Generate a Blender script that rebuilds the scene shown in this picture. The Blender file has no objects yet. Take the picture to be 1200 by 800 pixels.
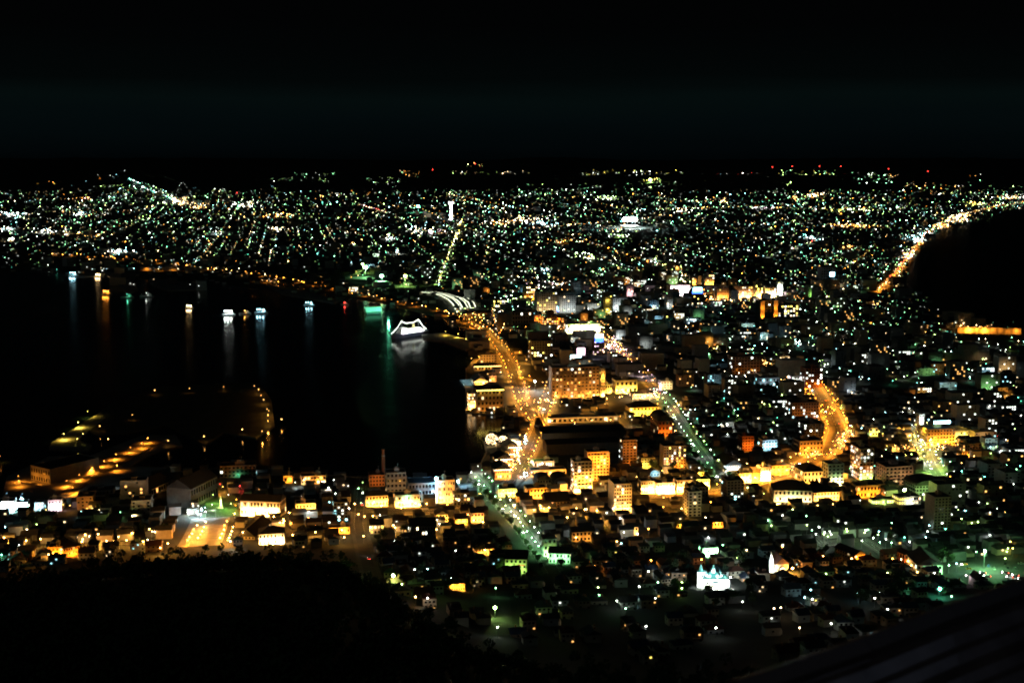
import bpy, bmesh, math, random
from mathutils import Vector, Matrix
rnd = random.Random(11)
R = math.radians
SC = bpy.context.scene
COL = SC.collection

# ---------------------------------------------------------------- camera, sky, faint fill, exposure
PITCH = R(8.5); FPX = 1490.0; CAM_H = 334.0
cam_data = bpy.data.cameras.new("camera")
cam_data.sensor_width = 36.0
cam_data.lens = 36.0 * FPX / 1200.0
cam_data.clip_start = 0.3
cam_data.clip_end = 90000.0
cam_data.dof.use_dof = True
cam_data.dof.focus_distance = 1500.0
cam_data.dof.aperture_fstop = 1.6
cam = bpy.data.objects.new("camera", cam_data)
cam.location = (0, 0, CAM_H)
cam.rotation_euler = (math.pi / 2 - PITCH, 0, 0)
COL.objects.link(cam)
SC.camera = cam

world = bpy.data.worlds.new("World")
SC.world = world
world.use_nodes = True
wn = world.node_tree; wn.nodes.clear()
w_out = wn.nodes.new("ShaderNodeOutputWorld")
sky = wn.nodes.new("ShaderNodeTexSky")
sky.sky_type = 'NISHITA'; sky.sun_disc = False
sky.sun_elevation = R(-8.0); sky.sun_rotation = R(200)
bg_sky = wn.nodes.new("ShaderNodeBackground"); bg_sky.inputs[1].default_value = 0.05
wn.links.new(sky.outputs[0], bg_sky.inputs[0])
# glow of the city in the night air, strongest just above the horizon under a cloud deck
tc = wn.nodes.new("ShaderNodeTexCoord")
sep = wn.nodes.new("ShaderNodeSeparateXYZ"); wn.links.new(tc.outputs["Generated"], sep.inputs[0])
nz = wn.nodes.new("ShaderNodeTexNoise"); nz.inputs["Scale"].default_value = 3.0; nz.inputs["Detail"].default_value = 4.0
mp = wn.nodes.new("ShaderNodeMapping"); mp.inputs["Scale"].default_value = (1, 1, 14)
wn.links.new(tc.outputs["Generated"], mp.inputs[0]); wn.links.new(mp.outputs[0], nz.inputs["Vector"])
ma = wn.nodes.new("ShaderNodeMath"); ma.operation = 'MULTIPLY_ADD'
ma.inputs[1].default_value = 0.022; wn.links.new(nz.outputs["Fac"], ma.inputs[0]); wn.links.new(sep.outputs[2], ma.inputs[2])
sc_ = wn.nodes.new("ShaderNodeMath"); sc_.operation = 'MULTIPLY'; sc_.inputs[1].default_value = 4.0
wn.links.new(ma.outputs[0], sc_.inputs[0])
ramp = wn.nodes.new("ShaderNodeValToRGB"); wn.links.new(sc_.outputs[0], ramp.inputs[0])
cr = ramp.color_ramp
cr.elements[0].position = 0.0; cr.elements[0].color = (0.0003, 0.0008, 0.0010, 1)
cr.elements[1].position = 1.0; cr.elements[1].color = (0.0005, 0.0006, 0.0007, 1)
for p, c in ((0.05, (0.0006, 0.0016, 0.0020, 1)), (0.14, (0.0010, 0.0028, 0.0032, 1)), (0.205, (0.0013, 0.0036, 0.0036, 1)), (0.26, (0.0008, 0.0018, 0.0018, 1)), (0.42, (0.0006, 0.0008, 0.0009, 1))):
    e = cr.elements.new(p); e.color = c
bg_glow = wn.nodes.new("ShaderNodeBackground"); wn.links.new(ramp.outputs[0], bg_glow.inputs[0])
add = wn.nodes.new("ShaderNodeAddShader")
wn.links.new(bg_sky.outputs[0], add.inputs[0]); wn.links.new(bg_glow.outputs[0], add.inputs[1])
wn.links.new(add.outputs[0], w_out.inputs[0])

night_fill = bpy.data.lights.new("night_fill", 'SUN'); night_fill.energy = 0.022; night_fill.angle = R(0.5); night_fill.color = (0.62, 0.95, 0.92)  # faint teal fill, added to lift the dark walls and roofs
night_fill_o = bpy.data.objects.new("night_fill", night_fill); night_fill_o.rotation_euler = (R(50), 0, R(-35)); COL.objects.link(night_fill_o)

SC.view_settings.view_transform = 'Standard'
SC.view_settings.look = 'None'
SC.view_settings.exposure = 0.0
SC.view_settings.gamma = 1.0
SC.render.engine = 'CYCLES'
cy = SC.cycles
cy.use_denoising = True
cy.denoiser = 'OPENIMAGEDENOISE'
cy.use_light_tree = True
cy.max_bounces = 4; cy.diffuse_bounces = 1; cy.glossy_bounces = 2; cy.transparent_max_bounces = 4
cy.sample_clamp_indirect = 0.8
cy.sample_clamp_direct = 0.0
cy.caustics_reflective = False; cy.caustics_refractive = False
cy.pixel_filter_type = 'BLACKMAN_HARRIS'; cy.filter_width = 1.9
cy.use_adaptive_sampling = False

# ---------------------------------------------------------------- maths of the view: a pixel of the photograph -> a place on the ground
def ray(px, py):
    u = (px - 600) / FPX; v = (400 - py) / FPX
    return Vector((u, math.cos(PITCH) + v * math.sin(PITCH), -math.sin(PITCH) + v * math.cos(PITCH)))

def interp(x, tab):
    if x <= tab[0][0]: return tab[0][1]
    for (a, fa), (b, fb) in zip(tab, tab[1:]):
        if x <= b:
            t = (x - a) / (b - a); t = t * t * (3 - 2 * t)
            return fa + (fb - fa) * t
    return tab[-1][1]

EDGE = [(-500, 700), (-120, 690), (0, 676), (60, 668), (150, 655), (240, 647), (330, 645), (390, 652), (440, 684), (500, 722), (570, 758), (650, 775), (760, 785), (900, 780), (1020, 770), (1200, 760), (1700, 745)]
YR = 600.0
def edge_tan(u):
    r = ray(0, interp(600 + FPX * u * 0.96, EDGE))
    return -r.z / r.y

def sstep(a, b, x):
    t = min(1, max(0, (x - a) / (b - a))); return t * t * (3 - 2 * t)

def h(x, y):
    if y < 1250:
        te = edge_tan(x / max(y, 40.0))
        if y < YR:
            return CAM_H - 9 - y * te - 0.12 * (YR - y)
        return (CAM_H - YR * te - 9) * (1 - (y - YR) / 650.0) ** 2
    if y < 6500: return 0.0
    z = -(y * y - 4.2e7) / 1.48e7          # the earth curves away
    z += 215 * sstep(9500, 16500, y) * (0.72 + 0.24 * math.sin(x / 1700.0 + 1.0) + 0.17 * math.sin(x / 610.0) + 0.07 * math.sin(x / 230.0 + y / 900.0))
    z += 178 * math.exp(-((x + 2360) / 420.0) ** 2 - ((y - 8100) / 620.0) ** 2)
    z += 95 * math.exp(-((x + 2560) / 300.0) ** 2 - ((y - 8050) / 500.0) ** 2)
    return z

def at(px, py):
    r = ray(px, py)
    if r.z < -0.035:
        t = -CAM_H / r.z
        if 1260 < t * r.y < 6500: return Vector((t * r.x, t * r.y, 0.0))
    y, step, prev = 100.0, 20.0, 100.0
    while y < 40000:
        k = y / r.y
        if CAM_H + k * r.z < h(k * r.x, y): break
        prev = y; y *= 1.02
    lo, hi = prev, y
    for _ in range(24):
        m = (lo + hi) / 2; k = m / r.y
        if CAM_H + k * r.z < h(k * r.x, m): hi = m
        else: lo = m
    k = hi / r.y
    return Vector((k * r.x, hi, h(k * r.x, hi)))

def mpp(P):                      # metres per photo pixel at a point
    return (P.y * math.cos(PITCH) + (CAM_H - P.z) * math.sin(PITCH)) / FPX

def to_px(P):
    d = P.y * math.cos(PITCH) + (CAM_H - P.z) * math.sin(PITCH)
    v = (P.y * math.sin(PITCH) - (CAM_H - P.z) * math.cos(PITCH)) / d
    return (600 + FPX * P.x / d, 400 - FPX * v)

GRID = R(10)                     # the city's streets run 10 degrees off the view
CG, SG = math.cos(GRID), math.sin(GRID)

# ---------------------------------------------------------------- materials
MATS = {}
def mat(name, col, rough=0.8, var=0.25, scale=0.2, metallic=0.0, kind=None):
    if name in MATS: return MATS[name]
    m = bpy.data.materials.new(name); m.use_nodes = True
    nt = m.node_tree; b = nt.nodes["Principled BSDF"]
    b.inputs["Roughness"].default_value = rough; b.inputs["Metallic"].default_value = metallic
    t = nt.nodes.new("ShaderNodeTexCoord")
    n = nt.nodes.new("ShaderNodeTexNoise"); n.inputs["Scale"].default_value = scale; n.inputs["Detail"].default_value = 5
    nt.links.new(t.outputs["Object"], n.inputs["Vector"])
    r = nt.nodes.new("ShaderNodeValToRGB"); nt.links.new(n.outputs["Fac"], r.inputs[0])
    r.color_ramp.elements[0].position = 0.3; r.color_ramp.elements[1].position = 0.7
    r.color_ramp.elements[0].color = (*[c * (1 - var) for c in col], 1)
    r.color_ramp.elements[1].color = (*[min(1, c * (1 + var)) for c in col], 1)
    last = r.outputs[0]
    if kind == 'brick' or kind == 'tile':
        br = nt.nodes.new("ShaderNodeTexBrick" if kind == 'brick' else "ShaderNodeTexWave")
        if kind == 'brick':
            br.inputs["Scale"].default_value = 1.2
            nt.links.new(t.outputs["Object"], br.inputs["Vector"])
            br.inputs["Color1"].default_value = (1, 1, 1, 1); br.inputs["Color2"].default_value = (.75, .75, .75, 1); br.inputs["Mortar"].default_value = (.5, .5, .5, 1)
        else:
            br.inputs["Scale"].default_value = 0.7; nt.links.new(t.outputs["Object"], br.inputs["Vector"])
        mx = nt.nodes.new("ShaderNodeMix"); mx.data_type = 'RGBA'; mx.blend_type = 'MULTIPLY'; mx.inputs[0].default_value = 0.5
        nt.links.new(last, mx.inputs[6]); nt.links.new(br.outputs["Color"], mx.inputs[7]); last = mx.outputs[2]
    nt.links.new(last, b.inputs["Base Color"])
    MATS[name] = m
    return m

def glow(name, col, strength):
    if name in MATS: return MATS[name]
    m = bpy.data.materials.new(name); m.use_nodes = True
    b = m.node_tree.nodes["Principled BSDF"]
    b.inputs["Base Color"].default_value = (0.02, 0.02, 0.02, 1)
    b.inputs["Emission Color"].default_value = (*col, 1); b.inputs["Emission Strength"].default_value = strength
    m.cycles.emission_sampling = 'NONE'
    MATS[name] = m
    return m

HUE = {'orange': (1.0, 0.34, 0.045), 'amber': (1.0, 0.48, 0.12), 'warm': (1.0, 0.70, 0.36), 'white': (0.92, 1.0, 0.88), 'green': (0.34, 1.0, 0.46), 'lime': (0.62, 1.0, 0.28),
       'teal': (0.16, 1.0, 0.66), 'cyan': (0.40, 0.92, 1.0), 'red': (1.0, 0.06, 0.04), 'blue': (0.05, 0.16, 1.0), 'pink': (1.0, 0.66, 0.80), 'yellow': (1.0, 0.78, 0.14)}
BEAM = {'orange': (1.0, 0.30, 0.02), 'amber': (1.0, 0.42, 0.055), 'warm': (1.0, 0.62, 0.24), 'white': (0.90, 1.0, 0.92), 'green': (0.32, 1.0, 0.36), 'lime': (0.50, 1.0, 0.20),
        'teal': (0.14, 1.0, 0.52), 'cyan': (0.42, 0.85, 1.0), 'red': (1.0, 0.06, 0.04), 'blue': (0.1, 0.25, 1.0), 'pink': (1.0, 0.68, 0.76), 'yellow': (1.0, 0.66, 0.08)}
def lampmat(k, s=36.0): return glow("lamp_glow_%s_%g" % (k, s), HUE[k], s)
def winmat(k, s=3.0): return glow("lit_glass_%s_%g" % (k, s), HUE[k], s)

WALL = {'cream': (.50, .44, .34), 'white': (.72, .72, .70), 'grey': (.36, .37, .39), 'brick': (.30, .12, .07), 'brown': (.24, .16, .11), 'concrete': (.30, .29, .27),
        'dark': (.10, .10, .10), 'ochre': (.45, .30, .12), 'slate': (.17, .20, .25), 'pink': (.52, .36, .33), 'green': (.26, .34, .26), 'tan': (.42, .33, .24)}
def wall(k): return mat("wall_" + k, WALL[k], 0.85, 0.18, 0.35, kind='brick' if k == 'brick' else None)
ROOF = {'black': (.035, .035, .038), 'grey': (.07, .07, .075), 'red': (.10, .035, .025), 'blue': (.03, .05, .09), 'green': (.035, .07, .05), 'pale': (.34, .31, .29)}
def roofm(k): return mat("roof_" + k, ROOF[k], 0.7, 0.3, 0.3, kind='tile')
GLASS = mat("dark_window_glass", (.012, .014, .018), 0.15, 0.3, 0.2)
ASPH = mat("asphalt", (.055, .053, .050), 0.85, 0.35, 0.08)
PAVE = mat("paving_stone", (.085, .08, .072), 0.85, 0.3, 0.12)
CONC = mat("quay_concrete", (.20, .19, .18), 0.85, 0.35, 0.05)
PAINT = mat("road_paint", (.75, .75, .72), 0.7, 0.2, 0.5)
METAL = mat("lamp_post_metal", (.25, .26, .27), 0.5, 0.15, 1.0, 0.6)
LEAF = mat("foliage", (.035, .062, .022), 0.8, 0.45, 0.5)
BARK = mat("bark", (.07, .05, .035), 0.9, 0.3, 2.0)
PLAZA = mat("plaza_stone", (.27, .25, .22), 0.85, 0.25, 0.15)
LAWN = mat("lawn", (.05, .085, .03), 0.9, 0.4, 0.15)

# ---------------------------------------------------------------- mesh helpers
class MB:
    def __init__(s): s.v = []; s.f = []; s.m = []
    def face(s, pts, m=0):
        k = len(s.v); s.v += [tuple(p) for p in pts]; s.f.append(tuple(range(k, k + len(pts)))); s.m.append(m)
    def box(s, x0, y0, z0, x1, y1, z1, m=0, M=None):
        k = len(s.v)
        P = [(x0, y0, z0), (x1, y0, z0), (x1, y1, z0), (x0, y1, z0), (x0, y0, z1), (x1, y0, z1), (x1, y1, z1), (x0, y1, z1)]
        if M is not None: P = [tuple(M @ Vector(p)) for p in P]
        s.v += P
        for q in ((0, 3, 2, 1), (4, 5, 6, 7), (0, 1, 5, 4), (1, 2, 6, 5), (2, 3, 7, 6), (3, 0, 4, 7)):
            s.f.append(tuple(k + i for i in q)); s.m.append(m)
    def gable(s, x0, y0, x1, y1, z, rise, along='x', m=0, t=0.35):   # solid roof prism
        k = len(s.v)
        if along == 'x':
            c = (y0 + y1) / 2
            P = [(x0, y0, z), (x1, y0, z), (x1, y1, z), (x0, y1, z), (x0, c, z + rise), (x1, c, z + rise)]
            F = ((0, 3, 2, 1), (0, 1, 5, 4), (2, 3, 4, 5), (3, 0, 4), (1, 2, 5))
        else:
            c = (x0 + x1) / 2
            P = [(x0, y0, z), (x1, y0, z), (x1, y1, z), (x0, y1, z), (c, y0, z + rise), (c, y1, z + rise)]
            F = ((0, 3, 2, 1), (0, 1, 4), (2, 3, 5), (3, 0, 4, 5), (1, 2, 5, 4))
        s.v += P
        for q in F: s.f.append(tuple(k + i for i in q)); s.m.append(m)
    def hip(s, x0, y0, x1, y1, z, rise, m=0):
        k = len(s.v); d = min(x1 - x0, y1 - y0) / 2
        if x1 - x0 >= y1 - y0: a, b = (x0 + d, (y0 + y1) / 2), (x1 - d + .01, (y0 + y1) / 2)
        else: a, b = ((x0 + x1) / 2, y0 + d), ((x0 + x1) / 2, y1 - d + .01)
        s.v += [(x0, y0, z), (x1, y0, z), (x1, y1, z), (x0, y1, z), (*a, z + rise), (*b, z + rise)]
        F = ((0, 3, 2, 1), (0, 1, 5, 4), (2, 3, 4, 5), (3, 0, 4), (1, 2, 5)) if x1 - x0 >= y1 - y0 else ((0, 3, 2, 1), (0, 1, 4), (2, 3, 5), (3, 0, 4, 5), (1, 2, 5, 4))
        for q in F: s.f.append(tuple(k + i for i in q)); s.m.append(m)
    def lathe(s, prof, n=10, c=(0, 0), m=0):
        k = len(s.v)
        for r, z in prof:
            for i in range(n):
                a = 2 * math.pi * i / n; s.v.append((c[0] + r * math.cos(a), c[1] + r * math.sin(a), z))
        for j in range(len(prof) - 1):
            for i in range(n):
                i2 = (i + 1) % n
                s.f.append((k + j * n + i, k + j * n + i2, k + (j + 1) * n + i2, k + (j + 1) * n + i)); s.m.append(m)
        s.f.append(tuple(k + i for i in range(n - 1, -1, -1))); s.m.append(m)
        s.f.append(tuple(k + (len(prof) - 1) * n + i for i in range(n))); s.m.append(m)
    def ball(s, c, r, m=0, n=6, k=4):
        b = len(s.v)
        s.v.append((c[0], c[1], c[2] - r))
        for j in range(1, k):
            p = -math.pi / 2 + math.pi * j / k
            for i in range(n):
                a = 2 * math.pi * i / n; s.v.append((c[0] + r * math.cos(p) * math.cos(a), c[1] + r * math.cos(p) * math.sin(a), c[2] + r * math.sin(p)))
        s.v.append((c[0], c[1], c[2] + r))
        for i in range(n): s.f.append((b, b + 1 + (i + 1) % n, b + 1 + i)); s.m.append(m)
        for j in range(k - 2):
            for i in range(n):
                i2 = (i + 1) % n; q = b + 1 + j * n
                s.f.append((q + i, q + i2, q + n + i2, q + n + i)); s.m.append(m)
        q = b + 1 + (k - 2) * n
        for i in range(n): s.f.append((q + i, q + (i + 1) % n, len(s.v) - 1)); s.m.append(m)
    def octa(s, c, r, m=0):
        b = len(s.v); x, y, z = c
        s.v += [(x + r, y, z), (x, y + r, z), (x - r, y, z), (x, y - r, z), (x, y, z + r), (x, y, z - r)]
        for q in ((0, 1, 4), (1, 2, 4), (2, 3, 4), (3, 0, 4), (1, 0, 5), (2, 1, 5), (3, 2, 5), (0, 3, 5)):
            s.f.append(tuple(b + i for i in q)); s.m.append(m)
    def bar(s, a, b, r, m=0, n=5):
        a = Vector(a); b = Vector(b); d = (b - a)
        if d.length < 1e-6: return
        z = d.normalized(); x = z.orthogonal().normalized(); y = z.cross(x); k = len(s.v)
        for p in (a, b):
            for i in range(n):
                t = 2 * math.pi * i / n; s.v.append(tuple(p + x * r * math.cos(t) + y * r * math.sin(t)))
        for i in range(n):
            i2 = (i + 1) % n; s.f.append((k + i, k + i2, k + n + i2, k + n + i)); s.m.append(m)
        s.f.append(tuple(k + i for i in range(n - 1, -1, -1))); s.m.append(m)
        s.f.append(tuple(k + n + i for i in range(n))); s.m.append(m)
    def mesh(s, name, mats):
        me = bpy.data.meshes.new(name); me.from_pydata(s.v, [], s.f)
        for m in (mats if isinstance(mats, (list, tuple)) else [mats]): me.materials.append(m)
        if any(s.m): me.polygons.foreach_set("material_index", s.m)
        me.update(); return me
    def build(s, name, mats, parent=None, loc=None):
        return link(name, s.mesh(name, mats), parent, loc)

def link(name, data, parent=None, loc=None, rz=None, scale=None):
    o = bpy.data.objects.new(name, data); COL.objects.link(o)
    if parent is not None: o.parent = parent
    if loc is not None: o.location = loc
    if rz is not None: o.rotation_euler = (0, 0, rz)
    if scale is not None: o.scale = scale
    return o

ALL = []
def tag(o, label, cat, group=None):
    o['label'] = label; o['category'] = cat
    if group: o['group'] = group
    ALL.append(o); return o
def empty(name, loc, rz=0.0):
    o = link(name, None, None, loc, rz); o.empty_display_size = 1.0; return o
def struct(o): o['kind'] = 'structure'; return o

NL = [0]
def point(parent, loc, hue, kw, radius=0.5, aim=(0, 0, -1), cone=150):
    # one shielded lamp: it throws its light one way (down, unless aimed), as street and flood lamps do
    if aim is None:
        l = bpy.data.lights.new("bulb", 'POINT')
    else:
        l = bpy.data.lights.new("bulb", 'SPOT'); l.spot_size = R(cone); l.spot_blend = 1.0
    l.energy = kw * 1000.0; l.color = BEAM[hue]; l.shadow_soft_size = radius
    NL[0] += 1
    o = link("bulb", l, parent, loc)
    if aim is not None: o.rotation_euler = Vector(aim).to_track_quat('-Z', 'Y').to_euler()
    return o
FACE = (0, 1, -.25)              # aimed at the front of a building
def spot(parent, loc, hue, kw, size, target, radius=0.4):
    l = bpy.data.lights.new("flood_bulb", 'SPOT'); l.energy = kw * 1000.0; l.color = BEAM[hue]; l.shadow_soft_size = radius; l.spot_size = R(size); l.spot_blend = 0.5
    o = link("flood_bulb", l, parent, loc); d = Vector(target) - Vector(loc); o.rotation_euler = d.to_track_quat('-Z', 'Y').to_euler()
    NL[0] += 1
    return o
def copy_tree(o, parent=None):
    c = o.copy(); COL.objects.link(c)
    if parent is not None: c.parent = parent
    for ch in KIDS.get(o.name, ()): copy_tree(ch, c)
    return c
KIDS = {}
def kids_of(root):
    KIDS[root.name] = [o for o in root.children]
    for o in root.children: kids_of(o)

# ---- labels that single each copy out: the look, then which landmark it is nearest to, on which side, and how many of its look lie between
REFS = []           # (phrase, pixel x, pixel y)
ORD = ['nearest', 'second nearest', 'third nearest', 'fourth nearest', 'fifth nearest', 'sixth nearest', 'seventh nearest', 'eighth nearest', 'ninth nearest', 'tenth nearest'] + ['%dth nearest' % i for i in range(11, 90)]
PENDING = []        # (object, look)
def later(o, look, cat, group):
    o['category'] = cat; o['group'] = group
    ALL.append(o); PENDING.append((o, look, o.location.copy()))
def settle_labels():
    buckets = {}
    for o, look, P in PENDING:
        px, py = to_px(P)
        d, ph, rx, ry = min(((px - a) ** 2 + (2.0 * (py - b)) ** 2, p, a, b) for p, a, b in REFS)
        dx, dy = px - rx, 2.0 * (py - ry)
        rel = ('right of' if dx > 0 else 'left of') if abs(dx) > abs(dy) else ('in front of' if dy > 0 else 'behind')
        buckets.setdefault((look, rel, ph), []).append((d, o))
    for (look, rel, ph), L in buckets.items():
        L.sort(key=lambda q: q[0])
        for i, (d, o) in enumerate(L):
            t = "%s %s %s%s" % (look, rel, ph, '' if len(L) == 1 else ', ' + ORD[i])
            if len(t.split()) > 16: t = t.replace('in front of the', 'before the')
            if len(t.split()) > 16: t = t.replace(' the ', ' ')
            o['label'] = t
# ---------------------------------------------------------------- ground: one sheet from the mountain to the horizon
def build_ground():
    ys = [15.0]
    while ys[-1] < 300: ys.append(ys[-1] * 1.05 + 1.5)
    while ys[-1] < 1262: ys.append(ys[-1] + 10)
    while ys[-1] < 6500: ys.append(ys[-1] * 1.12)
    while ys[-1] < 17000: ys.append(ys[-1] * 1.025)
    while ys[-1] < 76000: ys.append(ys[-1] * 1.1)
    us = [-0.95 + 1.9 * i / 190 for i in range(191)]
    V = [(u * y, y, h(u * y, y)) for y in ys for u in us]
    n = len(us)
    F = [(j * n + i, j * n + i + 1, (j + 1) * n + i + 1, (j + 1) * n + i) for j in range(len(ys) - 1) for i in range(n - 1)]
    me = bpy.data.meshes.new("ground"); me.from_pydata(V, [], F)
    me.materials.append(mat("earth", (.042, .045, .036), 0.95, 0.45, 0.02))
    me.polygons.foreach_set("use_smooth", [True] * len(F)); me.update()
    return struct(link("ground", me))
build_ground()

def W2(p): P = at(*p); return (P.x, P.y)
def inside(x, y, poly):
    c = False; j = len(poly) - 1
    for i in range(len(poly)):
        xi, yi = poly[i]; xj, yj = poly[j]
        if (yi > y) != (yj > y) and x < (xj - xi) * (y - yi) / (yj - yi) + xi: c = not c
        j = i
    return c
def sheet(name, poly, z, m, depth=0.0):
    bm = bmesh.new()
    vs = [bm.verts.new((x, y, z)) for x, y in poly]
    f = bm.faces.new(vs)
    if f.normal.z < 0 or True:
        bm.normal_update()
        if f.normal.z < 0: f.normal_flip()
    if depth:
        r = bmesh.ops.extrude_face_region(bm, geom=[f])
        for v in r['geom']:
            if isinstance(v, bmesh.types.BMVert): v.co.z -= 0
        for v in [g for g in r['geom'] if isinstance(g, bmesh.types.BMVert)]: v.co.z += depth
    bmesh.ops.triangulate(bm, faces=[q for q in bm.faces if len(q.verts) > 4])
    me = bpy.data.meshes.new(name); bm.to_mesh(me); bm.free(); me.materials.append(m)
    return link(name, me)

# water: dark, wind-ruffled
wm = bpy.data.materials.new("sea_water"); wm.use_nodes = True
b = wm.node_tree.nodes["Principled BSDF"]
b.inputs["Base Color"].default_value = (.0025, .006, .008, 1); b.inputs["Roughness"].default_value = 0.13; b.inputs["IOR"].default_value = 1.33
t = wm.node_tree.nodes.new("ShaderNodeTexCoord"); n = wm.node_tree.nodes.new("ShaderNodeTexNoise")
n.inputs["Scale"].default_value = 0.03; n.inputs["Detail"].default_value = 3
wm.node_tree.links.new(t.outputs["Object"], n.inputs["Vector"])
mr = wm.node_tree.nodes.new("ShaderNodeMapRange"); mr.inputs[1].default_value = .3; mr.inputs[2].default_value = .7; mr.inputs[3].default_value = .10; mr.inputs[4].default_value = .17
b.inputs["Specular IOR Level"].default_value = 0.45
wm.node_tree.links.new(n.outputs["Fac"], mr.inputs[0]); wm.node_tree.links.new(mr.outputs[0], b.inputs["Roughness"])

BAY_PX = [(-700, 319), (-300, 319), (0, 319), (60, 318), (92, 326), (140, 322), (180, 329), (205, 333), (235, 337), (255, 333), (300, 339), (335, 331), (365, 341), (400, 348), (440, 354), (480, 363), (520, 374), (545, 386), (558, 404), (560, 414), (546, 432), (546, 484), (590, 488), (592, 503), (566, 514), (570, 530), (562, 546), (545, 560), (500, 562),
          (425, 560), (372, 556), (336, 553), (300, 546), (262, 546), (222, 556), (196, 546), (168, 556), (126, 572), (70, 590), (0, 584), (-400, 600), (-1100, 600)]
BAY = [W2(p) for p in BAY_PX]
STRAIT_PX = [(1700, 226), (1330, 236), (1200, 246), (1160, 254), (1132, 263), (1104, 270), (1086, 286), (1074, 300), (1064, 318), (1058, 332), (1082, 348), (1096, 362), (1128, 376), (1200, 381), (1420, 396), (2100, 420)]
STRAIT = [W2(p) for p in STRAIT_PX]
struct(sheet("bay_water", BAY, 0.05, wm))
sm = wm.copy(); sm.name = "open_strait_water"; sm.node_tree.links.remove(sm.node_tree.nodes["Principled BSDF"].inputs["Roughness"].links[0]); sm.node_tree.nodes["Principled BSDF"].inputs["Roughness"].default_value = 0.34; sm.node_tree.nodes["Principled BSDF"].inputs["Specular IOR Level"].default_value = 0.04
struct(sheet("strait_water", STRAIT, 0.05, sm))
ISLE_PX = [(96, 500), (130, 474), (182, 455), (262, 450), (304, 449), (318, 470), (322, 500), (300, 514), (262, 508), (240, 522), (212, 508), (196, 500), (150, 508), (116, 512)]
ISLE = [W2(p) for p in ISLE_PX]
PIER_PX = [(0, 590), (8, 560), (58, 536), (106, 535), (168, 511), (206, 511), (214, 523), (178, 532), (150, 548), (196, 549), (120, 580), (60, 596)]
PIER = [W2(p) for p in PIER_PX]
MOLE_PX = [(60, 520), (118, 484), (124, 491), (90, 517), (108, 523), (104, 529), (58, 527)]
MOLE = [W2(p) for p in MOLE_PX]
SPIT_PX = [(494, 393), (520, 391), (552, 400), (556, 408), (546, 411), (520, 401), (496, 398)]
SPIT = [W2(p) for p in SPIT_PX]
DOCKS = []
for px in ([(120, 318), (150, 322), (162, 341), (150, 345), (128, 325)], [(176, 326), (232, 333), (238, 340), (196, 341), (178, 335)], [(310, 334), (352, 340), (398, 353), (392, 356), (330, 345)]):
    DOCKS.append([W2(p) for p in px])
struct(sheet("artificial_island", ISLE, 0.0, mat("island_soil", (.05, .052, .042), .9, .4, .05), 1.6))
struct(sheet("pier", PIER, 0.0, CONC, 1.5))
struct(sheet("breakwater", MOLE, 0.0, CONC, 1.8))
struct(sheet("breakwater", SPIT, 0.0, CONC, 1.8))
for d in DOCKS: struct(sheet("quay", d, 0.0, CONC, 1.7))
def wet(x, y):
    if inside(x, y, BAY): return not (inside(x, y, ISLE) or inside(x, y, PIER) or inside(x, y, MOLE) or inside(x, y, SPIT) or any(inside(x, y, d) for d in DOCKS))
    return inside(x, y, STRAIT)

# kerb along the harbour front
def resample(pts, step):
    out = [Vector(pts[0])]
    for a, b in zip(pts, pts[1:]):
        a, b = Vector(a), Vector(b); n = max(1, int((b - a).length / step))
        for i in range(1, n + 1): out.append(a.lerp(b, i / n))
    return out
def normals(P):
    N = []
    for i in range(len(P)):
        d = (P[min(i + 1, len(P) - 1)] - P[max(i - 1, 0)]); d.normalize(); N.append(Vector((-d.y, d.x)))
    return N
def ribbon(mb, P, N, a, b, dz, m=0, skirt=0.0):
    k = len(mb.v)
    for p, n in zip(P, N):
        for o in (a, b):
            q = p + n * o; mb.v.append((q.x, q.y, max(h(q.x, q.y), h(p.x, p.y)) + dz))
    for i in range(len(P) - 1):
        mb.f.append((k + 2 * i, k + 2 * i + 2, k + 2 * i + 3, k + 2 * i + 1)); mb.m.append(m)
    if skirt:
        for o in (0, 1):
            k2 = len(mb.v)
            for i in range(len(P)):
                x, y, z = mb.v[k + 2 * i + o]; mb.v.append((x, y, z - skirt))
            for i in range(len(P) - 1):
                mb.f.append((k + 2 * i + o, k + 2 * i + 2 + o, k2 + i + 1, k2 + i)); mb.m.append(m)
mb = MB()
Q = resample(BAY[20:37], 12)
ribbon(mb, Q, normals(Q), -0.6, 0.6, 1.0, 0, 1.2)
struct(mb.build("quay_kerb", CONC))

ROADS = {}
ROADSEG = []
def road(key, name, px, width, marks=True, pave=True, m=None, up=0.0):
    P = resample([W2(p) for p in px], 9.0); N = normals(P)
    hw = width / 2
    mb = MB(); ribbon(mb, P, N, -hw, hw, 0.22 + up, 0, up)
    if marks:
        for i in range(0, len(P) - 1, 2):
            ribbon(mb, P[i:i + 2], N[i:i + 2], -0.12, 0.12, 0.24 + up, 1)
        for s in (-1, 1): ribbon(mb, P, N, s * (hw - 0.6) - 0.07, s * (hw - 0.6) + 0.07, 0.24 + up, 1)
    struct(mb.build(name, [m or ASPH, PAINT]))
    if pave:
        mb = MB()
        for s in (-1, 1):
            a, c = sorted((s * hw, s * (hw + 3.0))); ribbon(mb, P, N, a, c, 0.36, 0, 0.5)
        struct(mb.build("pavement", PAVE))
    ROADS[key] = (P, N, width)
    ROADSEG.extend((P[i].x, P[i].y, hw + (4 if pave else 1)) for i in range(len(P)))
    return P, N

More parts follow.
